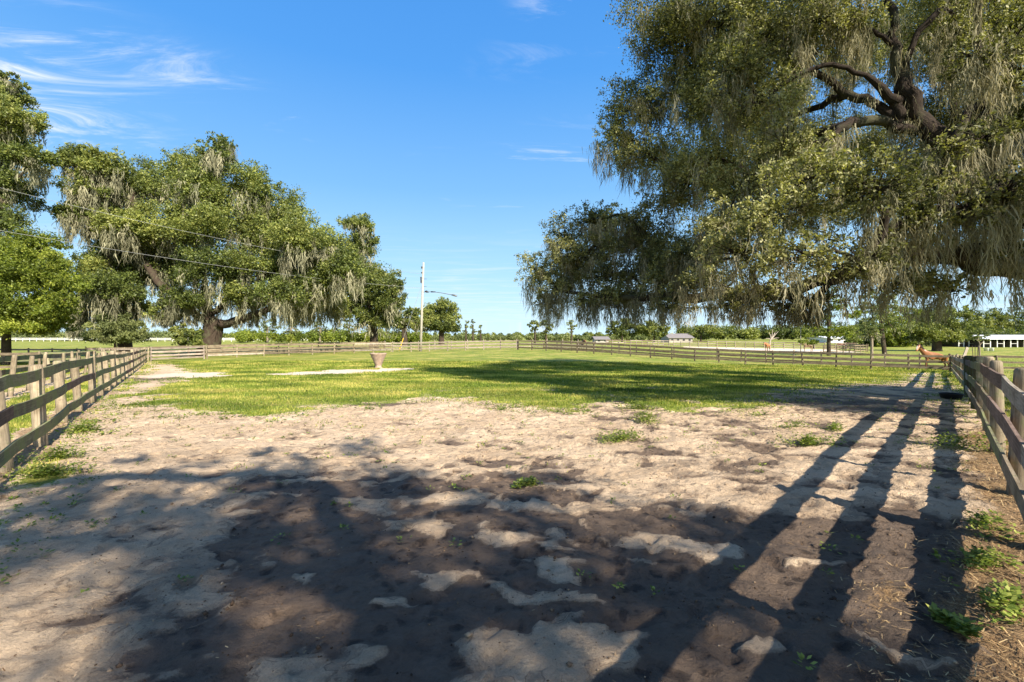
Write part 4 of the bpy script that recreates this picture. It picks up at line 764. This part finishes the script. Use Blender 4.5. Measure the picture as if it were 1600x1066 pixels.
for i, (px, py, rx, ry, mt, Y, lab) in enumerate(row):
    far_tree('wood_edge_tree', lab, px, Y, py+12, [(px-rx*.5, py+4, rx*.6, ry*.7), (px+rx*.45, py+2, rx*.6, ry*.75), (px, py-ry*.35, rx*.55, ry*.6), (px, py+ry*.6, rx*.9, ry*.6), (px-rx*.5, py+ry*1.3, rx*.6, ry*.55), (px+rx*.5, py+ry*1.35, rx*.6, ry*.55), (px-rx*.4, py+ry*.9, rx*.6, ry*.5), (px+rx*.5, py+ry*.95, rx*.6, ry*.5)], 13000, .48, mt, group='trees at the edge of the wood')
# far-off belts of woodland that read as one mass
def belt(name, label, x0, x1, Y, jitter, hlo, hhi, n, mat, seed, lsize=.9, leaves=26000):
    rng = np.random.default_rng(seed); px = rng.uniform(x0, x1, n); yy = Y+rng.uniform(-jitter, jitter, n); X = (px-CX)/F*yy; z0 = T(X, yy)
    h = rng.uniform(hlo, hhi, n)*(1+.35*perlin(px/60., px*0, seed)); r = h*rng.uniform(.35, .6, n); C = []
    k = leaves//n
    for i in range(n):
        d = unit(rng, k); q = rng.uniform(.3, 1, k)[:, None]; p = np.array([X[i], yy[i], z0[i]+h[i]*.55])+d*q*[r[i]*1.3, r[i], h[i]*.5]; C.append(p)
    V = np.concatenate(C); root_loc = np.array([X.mean(), Y, 0.0])
    class _P: pass
    nL = len(V); d = unit(rng, nL); w = np.cross(d, unit(rng, nL)); w /= np.linalg.norm(w, axis=1)[:, None]; s = (lsize*rng.uniform(.6, 1.4, nL))[:, None]
    Q = np.stack([V-d*s*.5, V+w*s*.35, V+d*s*.5, V-w*s*.35], 1).reshape(-1, 3); i = np.arange(nL)*4
    tag(mesh_obj(name, Q, np.stack([i, i+1, i+2, i+3], 1), M[mat], attrs={'tint': ('FACE', np.clip(np.repeat(rng.uniform(.1, .8, n), k)+rng.normal(0, .15, nL), 0, 1))}), label, 'woodland', kind='stuff')
belt('far_woodland', 'low dark line of woodland along the horizon', -100, 1700, 420, 40, 3.5, 6.0, 420, 'oakleaf2', 61, 1.4, 60000)
belt('far_woodland', 'wooded skyline behind the arena and the white shed', 1060, 1420, 240, 20, 4.5, 8.5, 70, 'oakleaf2', 62, .9, 50000)
belt('field_shrubs', 'light green shrubs beyond the white rail fence', -60, 330, 205, 15, 2.5, 5.0, 120, 'dusty', 63, .6, 50000)
belt('field_shrubs', 'green and yellow shrubs seen under the broad oak', 370, 665, 150, 12, 2.2, 4.6, 90, 'bright', 64, .5, 42000)
belt('field_shrubs', 'dense understory shrubs below the trees at the far right', 1330, 1660, 128, 10, 2.5, 5.0, 90, 'oakleaf2', 66, .42, 60000)
belt('field_shrubs', 'low scrub along the far field between pole and great oak', 660, 1060, 210, 15, 1.8, 3.2, 120, 'dusty', 65, .6, 40000)
for i, (px, hgt, lab) in enumerate([(205,492,'slim pale tree seen in the gap left of the broad oak trunk'),(418,500,'pale tree with thin trunks right of the leaning limb'),(500,505,'pale slender tree under the hanging moss of the broad oak'),(545,500,'pale slender tree near the right end of the broad oak'),(455,508,'short pale tree in the gap under the broad oak')]):
    far_tree('slim_tree', lab, px, 150, 512, [(px, hgt, 9, 8), (px-8, hgt+9, 9, 7), (px+9, hgt+10, 9, 7), (px, hgt+16, 12, 6)], 3000, .4, 'dusty', 'bark_pale', group='slender trees beyond the broad oak')

# ------------------------------------------------------------------ horses
def skin_mesh(name, verts, edges, radii, mat, parent, root_i=0, sub=2):
    me = bpy.data.meshes.new(name+'_cage'); me.from_pydata(verts, edges, []); o = bpy.data.objects.new(name+'_cage', me); COL.objects.link(o)
    sk = o.modifiers.new('skin', 'SKIN'); 
    for i, r in enumerate(radii):
        r = r if isinstance(r, tuple) else (r, r); me.skin_vertices[0].data[i].radius = r
    me.skin_vertices[0].data[root_i].use_root = True
    ss_ = o.modifiers.new('sub', 'SUBSURF'); ss_.levels = sub; ss_.render_levels = sub
    dg = bpy.context.evaluated_depsgraph_get(); dg.update(); m2 = bpy.data.meshes.new_from_object(o.evaluated_get(dg)); m2.name = name
    bpy.data.objects.remove(o); m2.materials.clear(); m2.materials.append(mat); m2.polygons.foreach_set('use_smooth', [True]*len(m2.polygons))
    q = bpy.data.objects.new(name, m2); COL.objects.link(q); q.parent = parent; return q
def coat(name, c, dark):                     # chestnut coat, darker lower legs and muzzle
    m, nt, out = newmat(name); L = nt.links.new; tc = nn(nt, 'ShaderNodeTexCoord'); sp = nn(nt, 'ShaderNodeSeparateXYZ'); L(tc.outputs['Object'], sp.inputs[0])
    mr = nn(nt, 'ShaderNodeMapRange', ins={1: .35, 2: .75}); L(sp.outputs[2], mr.inputs[0]); n = nn(nt, 'ShaderNodeTexNoise', ins={'Scale': 5., 'Detail': 4.}); L(tc.outputs['Object'], n.inputs['Vector'])
    cc = ramp(nt, n.outputs[0], [(.3, tuple(q*.75 for q in c)), (.7, tuple(q*1.2 for q in c))]); mx = nn(nt, 'ShaderNodeMix', data_type='RGBA'); L(mr.outputs[0], mx.inputs[0]); mx.inputs[6].default_value = (*dark, 1); L(cc, mx.inputs[7])
    b = nn(nt, 'ShaderNodeBsdfPrincipled', ins={'Roughness': .42, 'Specular IOR Level': .45}); L(mx.outputs[2], b.inputs['Base Color']); L(b.outputs[0], out.inputs[0]); return m
MANE = plain('horse_mane', (.035, .018, .010), .7); MANE2 = plain('flaxen_mane', (.30, .17, .07), .7); BLAZE = plain('white_blaze', (.7, .66, .6), .7); HOOF = plain('hoof', (.04, .03, .025), .6)
def horse(label, loc, rz, mat, mane, head='up', yaw=.5, blaze=False, s=1.0, group='horses'):
    root = thing('horse', label, 'horse', loc, group, rz)
    if head == 'up': N = [(.64, 0, 1.40), (.83, .03*yaw, 1.62), (.97, .10*yaw, 1.84)]; h1 = np.array([.13*math.cos(yaw), .13*math.sin(yaw), -.06]); h2 = np.array([.42*math.cos(yaw), .42*math.sin(yaw), -.34])
    elif head == 'low': N = [(.66, 0, 1.22), (.92, 0, .98), (1.12, 0, .70)]; h1 = np.array([.10, .0, -.10]); h2 = np.array([.26, 0, -.50])
    else: N = [(.65, 0, 1.32), (.92, .0, 1.42), (1.15, 0, 1.48)]; h1 = np.array([.12, 0, -.05]); h2 = np.array([.42, .0, -.30])
    poll = np.array(N[2]); V = [(-.52, 0, 1.20), (-.15, 0, 1.12), (.20, 0, 1.12), (.46, 0, 1.14)]+N+[tuple(poll+h1), tuple(poll+(h1+h2)/2), tuple(poll+h2)]
    Rr = [(.26, .29), (.29, .31), (.27, .31), (.23, .29), (.16, .23), (.115, .175), (.105, .135), (.11, .14), (.08, .10), (.066, .07)]
    E = [(i, i+1) for i in range(9)]; feet = []
    for sy in (-1, 1):
        st = .06*sy
        b = len(V); V += [(.46, .15*sy, .92), (.50+st, .15*sy, .70), (.52+st, .15*sy, .47), (.50+st, .15*sy, .14), (.55+st, .15*sy, .05)]; Rr += [(.11, .12), (.075, .08), (.055, .055), (.038, .038), (.055, .05)]; E += [(3, b)]+[(b+i, b+i+1) for i in range(4)]; feet.append(V[-1])
        b = len(V); V += [(-.58, .16*sy, .98), (-.50-st, .17*sy, .78), (-.70-st, .16*sy, .50), (-.66-st, .16*sy, .14), (-.60-st, .16*sy, .05)]; Rr += [(.16, .19), (.10, .115), (.058, .06), (.04, .04), (.055, .05)]; E += [(0, b)]+[(b+i, b+i+1) for i in range(4)]; feet.append(V[-1])
    for sy in (-1, 1): b = len(V); V.append(tuple(poll+np.array([-.02, .07*sy, .17]))); Rr.append(.022); E.append((6, b))
    skin_mesh('body', V, E, Rr, mat, root)
    rng = np.random.default_rng(int(abs(loc[0])*10)); lm = MB()
    P = catmull([(.40, 0, 1.46)]+[tuple(np.array(q)+[-.11, 0, .10]) for q in N[1:]]+[tuple(poll+h1*.8+[0, 0, .10])], 5)
    for i in range(60):
        t = rng.integers(0, len(P)); p = P[t]+rng.normal(0, .012, 3); sd = 1 if rng.random() < .7 else -1; lm.tube([p, p+[-.03, .06*sd, -.05], p+[-.05, .10*sd, -.20]], [.022, .018, .004], 4, False)
    lm.build('mane', mane, root, origin=(0, 0, 0))
    tm = MB()
    for i in range(26): o = rng.normal(0, .02, 3); tm.tube([np.array([-.80, 0, 1.30])+o*.5, np.array([-.93, 0, 1.18])+o, np.array([-.97, 0, .85])+o*2.2, np.array([-.95, 0, .52])+o*2.5], [.03, .03, .022, .004], 4, False)
    tm.build('tail', mane, root, origin=(0, 0, 0))
    for f in feet: hb = MB(); hb.tube([(f[0]+.02, f[1], .0), (f[0]+.0, f[1], .09)], [.07, .055], 10); hb.build('hoof', HOOF, root, origin=(0, 0, 0))
    if blaze:
        bm_ = MB(); n_ = np.cross(h2, [0, 1, 0]); a = poll+h1+np.array([h1[0], h1[1], .12]); c = poll+h2*.86+np.array([.03*math.cos(yaw), .03*math.sin(yaw), .058]); bm_.tube([a, (a+c)/2+[0, 0, .0], c], [.016, .022, .016], 6); bm_.build('blaze', BLAZE, root, origin=(0, 0, 0))
    root.scale = (s, s, s); return root
CH = coat('chestnut_coat', (.31, .125, .045), (.10, .04, .02)); BAY = coat('bay_coat', (.16, .065, .03), (.02, .014, .011)); DUN = coat('dun_coat', (.24, .15, .075), (.10, .055, .03))
def hp(px, Y): return foot(px, Y)
horse('chestnut horse with raised head standing right behind the far corner of the fence', hp(1461, 38.8), R(180-28), CH, MANE, 'up', .9, True, 1.1)
horse('dark bay horse facing the camera behind the far right paddock fence', hp(908, 67.5), R(-70), BAY, MANE, 'mid', 0, False, .95)
horse('bright chestnut horse in the white arena below the bare branches', hp(1199, 84), R(-140), CH, MANE2, 'mid', 0)
horse('brown horse with pale face standing side-on before the white arena', hp(1262, 86), R(165), DUN, MANE, 'mid', 0, True)
horse('dark horse grazing on the pasture right of the arena', hp(1316, 98), R(170), BAY, MANE, 'low', 0)

# ------------------------------------------------------------------ urn planter, pole, lamp, wires
def lathe(prof, sides=28, wob=0.0, rng=None, center=(0, 0, 0)):
    V = []; Fs = []; n = len(prof)
    for i, (r, z) in enumerate(prof):
        for k in range(sides):
            a = k/sides*2*np.pi; rr = r*(1+(wob*perlin(np.array([a*1.6]), np.array([z*3.0]), 3)[0] if wob else 0)); V.append((center[0]+rr*math.cos(a), center[1]+rr*math.sin(a), center[2]+z))
    for i in range(n-1):
        for k in range(sides): k2 = (k+1) % sides; Fs.append((i*sides+k, i*sides+k2, (i+1)*sides+k2, (i+1)*sides+k))
    return V, Fs
STONE = plain('pinkish_stone', (.31, .225, .165), .9, nscale=4, var=.3, bump=.02); EARTH = plain('planter_soil', (.06, .04, .028), 1.0)
ux, uy, uz = foot(591, 35.2); ur = thing('planter', 'flared pinkish stone planter standing on a pale sand patch in the paddock', 'planter', (ux, uy, uz))
V, Fs = lathe([(.34, -.05), (.33, .04), (.25, .10), (.23, .18), (.27, .30), (.40, .60), (.55, .92), (.62, 1.08), (.66, 1.12), (.66, 1.17), (.60, 1.18), (.56, 1.06)], wob=.12); mesh_obj('bowl', V, Fs, STONE, ur, smooth=True)
V, Fs = lathe([(.57, 1.06), (.3, 1.09), (.01, 1.10)], wob=.1); mesh_obj('soil', V, Fs, EARTH, ur, smooth=True)
rgu = np.random.default_rng(4); q = rgu.uniform(-.4, .4, (90, 2)); leaf_mesh('sprouts', np.concatenate([q, 1.12+rgu.uniform(0, .1, (90, 1))], 1)+np.array([ux, uy, uz]), .07, rgu, M['weed'], ur)
POLEW = plain('grey_pole', (.36, .33, .27), .85, nscale=2.5, var=.2); METAL = plain('dull_metal', (.16, .17, .18), .5, .6, nscale=3); DARK = plain('dark_fitting', (.035, .035, .04), .5); GLASSW = plain('lamp_glass', (.5, .5, .48), .3)
PX, PYY = (657-CX)/F*66, 66.0; PZ = Tz(PX, PYY); pr_ = thing('utility_pole', 'tall pale utility pole with a long lamp arm at the back fence', 'utility pole', (PX, PYY, PZ))
mb = MB(); mb.tube([(PX, PYY, PZ-.4), (PX+.2, PYY, PZ+6), (PX+.45, PYY, PZ+12.9)], [.20, .165, .12], 14); mb.build('pole', POLEW, pr_, smooth=True)
for hh, sz in ((12.0, .3), (10.3, .5), (9.9, .4), (11.3, .2)):
    mb = MB(); x0 = PX+.45*hh/12.9; mb.tube([(x0-.12-sz*.3, PYY-.05, PZ+hh), (x0-.12-sz*.3, PYY-.05, PZ+hh+sz)], [.09, .11], 8); mb.build('insulator', DARK, pr_)
for hh in (10.5, 9.4):
    mb = MB(); x0 = PX+.45*hh/12.9; mb.tube([(x0, PYY, PZ+hh), (x0+.55, PYY, PZ+hh+.02)], .03, 6); mb.build('bracket', METAL, pr_)
la = MB(); xa = PX+.3; la.tube(catmull([(xa, PYY, PZ+8.6), (xa+.5, PYY, PZ+8.62), (xa+1.6, PYY-.1, PZ+8.62), (xa+3.0, PYY-.3, PZ+8.42), (xa+4.6, PYY-.5, PZ+8.10)], 4), .045, 8); la.build('lamp_arm', METAL, pr_, smooth=True)
hd = MB(); hd.tube([(xa+4.2, PYY-.45, PZ+8.16), (xa+4.5, PYY-.48, PZ+8.14), (xa+4.95, PYY-.53, PZ+8.02), (xa+5.1, PYY-.55, PZ+7.99)], [.05, .13, .14, .05], 10); lh = hd.build('lamp_head', METAL, pr_, smooth=True)
hd = MB(); hd.tube([(xa+4.55, PYY-.49, PZ+8.07), (xa+4.9, PYY-.53, PZ+7.98)], [.09, .09], 10); g_ = hd.build('lens', GLASSW, pr_, smooth=True); g_.parent = lh
hd = MB(); hd.tube([(xa+.35, PYY-.05, PZ+8.70), (xa+.6, PYY-.07, PZ+8.68), (xa+.9, PYY-.09, PZ+8.58)], [.09, .17, .07], 10); hd.build('floodlight', DARK, pr_, smooth=True)
hd = MB(); hd.tube([(xa+1.25, PYY-.1, PZ+8.64), (xa+1.9, PYY-.14, PZ+8.62)], [.10, .08], 8); hd.build('arm_bracket', DARK, pr_, smooth=True)
p2x, p2y = -47.4, 30.0; p2z = Tz(p2x, p2y); pr2 = thing('utility_pole', 'far-left utility pole outside the frame that carries the two wires', 'utility pole', (p2x, p2y, p2z)); mb = MB(); mb.tube([(p2x, p2y, p2z-.3), (p2x, p2y, p2z+16.4)], [.22, .14], 12); mb.build('pole', POLEW, pr2, smooth=True)
WIREM = plain('grey_wire', (.22, .22, .21), .6)
def wire(label, a, b, sag, r=.015):
    a = np.array(a); b = np.array(b); P = [a+(b-a)*t-np.array([0, 0, 4*sag*t*(1-t)]) for t in np.linspace(0, 1, 25)]; mb = MB(); mb.tube(P, r, 5); return tag(mb.build('power_wire', WIREM, None, origin=a), label, 'wire', 'power wires')
wire('upper power wire crossing in front of the left oaks to the utility pole', (p2x, p2y, 15.1), (PX+.4, PYY, PZ+11.2), 1.0)
wire('lower power wire crossing in front of the left oaks to the utility pole', (p2x, p2y, 11.3), (PX+.33, PYY, PZ+9.2), .9)
YEL = plain('yellow_plastic', (.62, .42, .03), .5, var=.1); gx, gy, gz = foot(623, 65.6); gr = thing('guy_wire', 'slanted guy wire with a yellow guard left of the utility pole', 'guy wire', (gx, gy, gz))
mb = MB(); mb.tube([(gx, gy, gz), (PX+.1, PYY-.1, PZ+9.3)], .02, 5); mb.build('cable', WIREM, gr)
a_ = np.array([gx, gy, gz]); b_ = np.array([PX+.1, PYY-.1, PZ+9.3]); u_ = (b_-a_)/np.linalg.norm(b_-a_); mb = MB(); mb.tube([a_+u_*.15, a_+u_*2.1], .06, 8); mb.build('guard', YEL, gr)
tx, ty, tz = foot(1251, 70); tp_ = thing('thin_pole', 'thin pale metal pole standing left of the feathery cypress', 'pole', (tx, ty, tz)); mb = MB(); mb.tube([(tx, ty, tz-.2), (tx, ty, tz+4.7)], [.06, .045], 8); mb.build('shaft', POLEW, tp_, smooth=True); mb = MB(); mb.tube([(tx, ty, tz+4.7), (tx, ty, tz+4.78)], [.07, .03], 8); mb.build('cap', METAL, tp_)

# rubber feed tub lying on the sand by the right fence
RUB = plain('black_rubber', (.014, .014, .015), .6, nscale=9, var=.3); bx, by = hit(1486, 623); bz = Tz(bx, by); tb_ = thing('feed_tub', 'low black rubber tub lying on the shaded sand near the right fence', 'tub', (bx, by, bz))
V, Fs = lathe([(.22, .0), (.27, .02), (.30, .15), (.325, .165), (.32, .18), (.28, .165), (.25, .045), (.02, .04)], 26); mesh_obj('pan', V, Fs, RUB, tb_, smooth=True)
for sg in (-1, 1): mb = MB(); mb.tube(catmull([(bx+sg*.315, by-.07, bz+.15), (bx+sg*.37, by-.03, bz+.16), (bx+sg*.37, by+.03, bz+.16), (bx+sg*.315, by+.07, bz+.15)], 3), .012, 6); mb.build('handle', RUB, tb_, smooth=True)
# grey plank leaning by the corner, and rods by the dark posts
cx_, cy_, cz_ = foot(1497, 37.0); pl_ = MB(); pl_.board((cx_, cy_, cz_+.05), (cx_+.85, cy_+.1, cz_+2.0), .22, .06, seg=3, warp=.01, rng=np.random.default_rng(2)); tag(pl_.build('plank', M['board_grey'], None, origin=(cx_, cy_, cz_)), 'grey plank leaning at a slant behind the chestnut horse', 'plank')
RUST = plain('rusty_rod', (.06, .04, .03), .8)
for i, (px, lab) in enumerate([(1520, 'leftmost thin rusty rod sticking up behind the dark fence posts'), (1523.5, 'middle thin rusty rod sticking up behind the dark fence posts'), (1527, 'right thin rusty rod sticking up behind the dark fence posts')]):
    x0 = (px-CX)/F*22.5; z0 = Tz(x0, 22.5); mb = MB(); mb.tube([(x0, 22.5, z0), (x0, 22.5, z0+1.5), (x0+.04*(i-1), 22.5, z0+1.95)], .013, 5); tag(mb.build('metal_rod', RUST, None, origin=(x0, 22.5, z0)), lab, 'rod', 'metal rods by the fence')
# bleached dead tree by the arena
dx_, dy_, dz_ = foot(1203, 96); dt = thing('dead_tree', 'bleached dead tree with bare forked limbs behind the arena horse', 'tree', (dx_, dy_, dz_)); DW = plain('bleached_wood', (.34, .29, .23), .9)
mb = MB(); mb.tube(catmull([(dx_, dy_, dz_-.2), at(1203, 534, 96), at(1207, 527, 96), at(1211, 520, 96)], 3), [.16, .16, .15, .14, .13, .12, .10, .09, .08, .06][:10], 8); mb.build('trunk', DW, dt, smooth=True)
for e_ in (at(1216, 518, 96), at(1217, 528, 96), at(1196, 529, 96), at(1201, 519, 96), at(1207, 515, 96)): mb = MB(); mb.tube(catmull([at(1205, 531, 96), (at(1206, 529, 96)+e_)/2, e_], 3), [.08, .08, .07, .06, .05, .04, .03][:7], 6); mb.build('limb', DW, dt, smooth=True)
# white feed tubs on the pasture
for px, lab in ((1541, 'left one of two small white tubs on the far pasture'), (1549, 'right one of two small white tubs on the far pasture')):
    a0 = foot(px, 88); V, Fs = lathe([(.01, .0), (.30, .0), (.38, .6), (.40, .62), (.36, .6), (.27, .1), (.01, .1)], 16); tag(mesh_obj('white_tub', [(q[0]+a0[0], q[1]+a0[1], q[2]+a0[2]) for q in V], Fs, M['white'], None, origin=a0, smooth=True), lab, 'tub', 'white tubs on the pasture')

# ------------------------------------------------------------------ far buildings
ROOFW = plain('white_metal_roof', (.68, .69, .70), .5, nscale=1, var=.06); ROOFG = plain('grey_shingle_roof', (.19, .17, .16), .9, nscale=3, var=.2); WALLW = plain('cream_wall', (.36, .33, .28), .85, nscale=2, var=.08); SHADE = plain('shaded_boards', (.09, .075, .06), .9)  # shade inside the open sheds is put into the colour of their boards
def gable(root, name, x0, x1, y0, y1, zb, ze, zr, mat, over=.4, th=.12):
    ym = (y0+y1)/2; mb = MB(); x0 -= over; x1 += over; y0 -= over; y1 += over
    V = [(x0, y0, ze), (x1, y0, ze), (x1, ym, zr), (x0, ym, zr), (x0, y1, ze), (x1, y1, ze)]; V += [(a, b, c-th) for a, b, c in V]
    mb.add(V, [(0, 1, 2, 3), (3, 2, 5, 4), (7, 6, 9, 8), (8, 9, 10, 11), (0, 6, 7, 1), (4, 5, 11, 10), (0, 3, 9, 6), (3, 4, 10, 9), (1, 7, 8, 2), (2, 8, 11, 5)]); return mb.build(name, mat, root)
def shed(label, px0, px1, Y, hroof, heave, depth, bays, roof=ROOFW):
    x0 = (px0-CX)/F*Y; x1 = (px1-CX)/F*Y; z0 = min(Tz(x0, Y), Tz(x1, Y)); root = thing('open_shed', label, 'shed', (x0, Y, z0)); gable(root, 'roof', x0, x1, Y, Y+depth, z0, z0+heave, z0+hroof, roof)
    mb = MB(); mb.board((x0, Y+depth-.2, z0+heave/2-.1), (x1, Y+depth-.2, z0+heave/2-.1), heave-.2, .1); mb.build('back_wall', SHADE, root)
    for i in range(bays+1):
        xx = x0+(x1-x0)*i/bays; mb = MB(); mb.board((xx, Y+.2, z0-.2), (xx, Y+.2, z0+heave-.02), .15, .15); mb.build('post', M['white'], root)
        if i < bays and i % 2 == 0: mb = MB(); mb.board((xx+.12, Y+.22, z0+.95), (x0+(x1-x0)*(i+1)/bays-.12, Y+.22, z0+.95), .07, .05); mb.build('rail', M['white'], root)
        if 0 < i < bays: mb = MB(); mb.board((xx, Y+.4, z0+.75), (xx, Y+depth-.4, z0+.75), 1.5, .08); mb.build('stall_partition', SHADE, root)
    return root
shed('long white roofed open shed with white posts at the far right', 1538, 1665, 112, 3.1, 2.1, 9, 12)
shed('small white roofed open shed left of the long white shed', 1499, 1523, 116, 2.7, 2.0, 6, 3)
def house(name, label, px0, px1, Y, hroof, heave, depth, roof, wall, wins=4):
    x0 = (px0-CX)/F*Y; x1 = (px1-CX)/F*Y; z0 = min(Tz(x0, Y), Tz(x1, Y)); root = thing(name, label, 'house' if 'house' in name else 'barn', (x0, Y, z0)); mb = MB()
    ym = Y+depth/2; V = [(x0, Y, z0-.3), (x1, Y, z0-.3), (x1, Y+depth, z0-.3), (x0, Y+depth, z0-.3), (x0, Y, z0+heave-.15), (x1, Y, z0+heave-.15), (x1, Y+depth, z0+heave-.15), (x0, Y+depth, z0+heave-.15), (x0, ym, z0+hroof-.2), (x1, ym, z0+hroof-.2)]
    mb.add(V, [(0, 1, 5, 4), (1, 2, 6, 9, 5), (2, 3, 7, 6), (3, 0, 4, 8, 7)]); mb.build('wall', wall, root); gable(root, 'roof', x0, x1, Y, Y+depth, z0, z0+heave, z0+hroof, roof, .6)
    for i in range(wins):
        xx = x0+(x1-x0)*(i+.5)/wins; mb = MB(); mb.board((xx, Y-.03, z0+heave*.35), (xx, Y-.03, z0+heave*.75), (x1-x0)/wins*.35, .06); mb.build('window', DARK, root)
    return root
house('farm_house', 'low house with a grey shingle roof on the horizon behind the arena', 1046, 1082, 175, 3.4, 1.7, 10, ROOFG, WALLW)
house('white_barn', 'long low white barn seen behind the trunks of the cypresses', 1293, 1366, 165, 2.4, 1.7, 10, ROOFW, M['white'], 6)
house('farm_house', 'small grey roofed house half hidden behind the side fence', 931, 951, 160, 2.2, 1.2, 7, ROOFG, WALLW, 2)
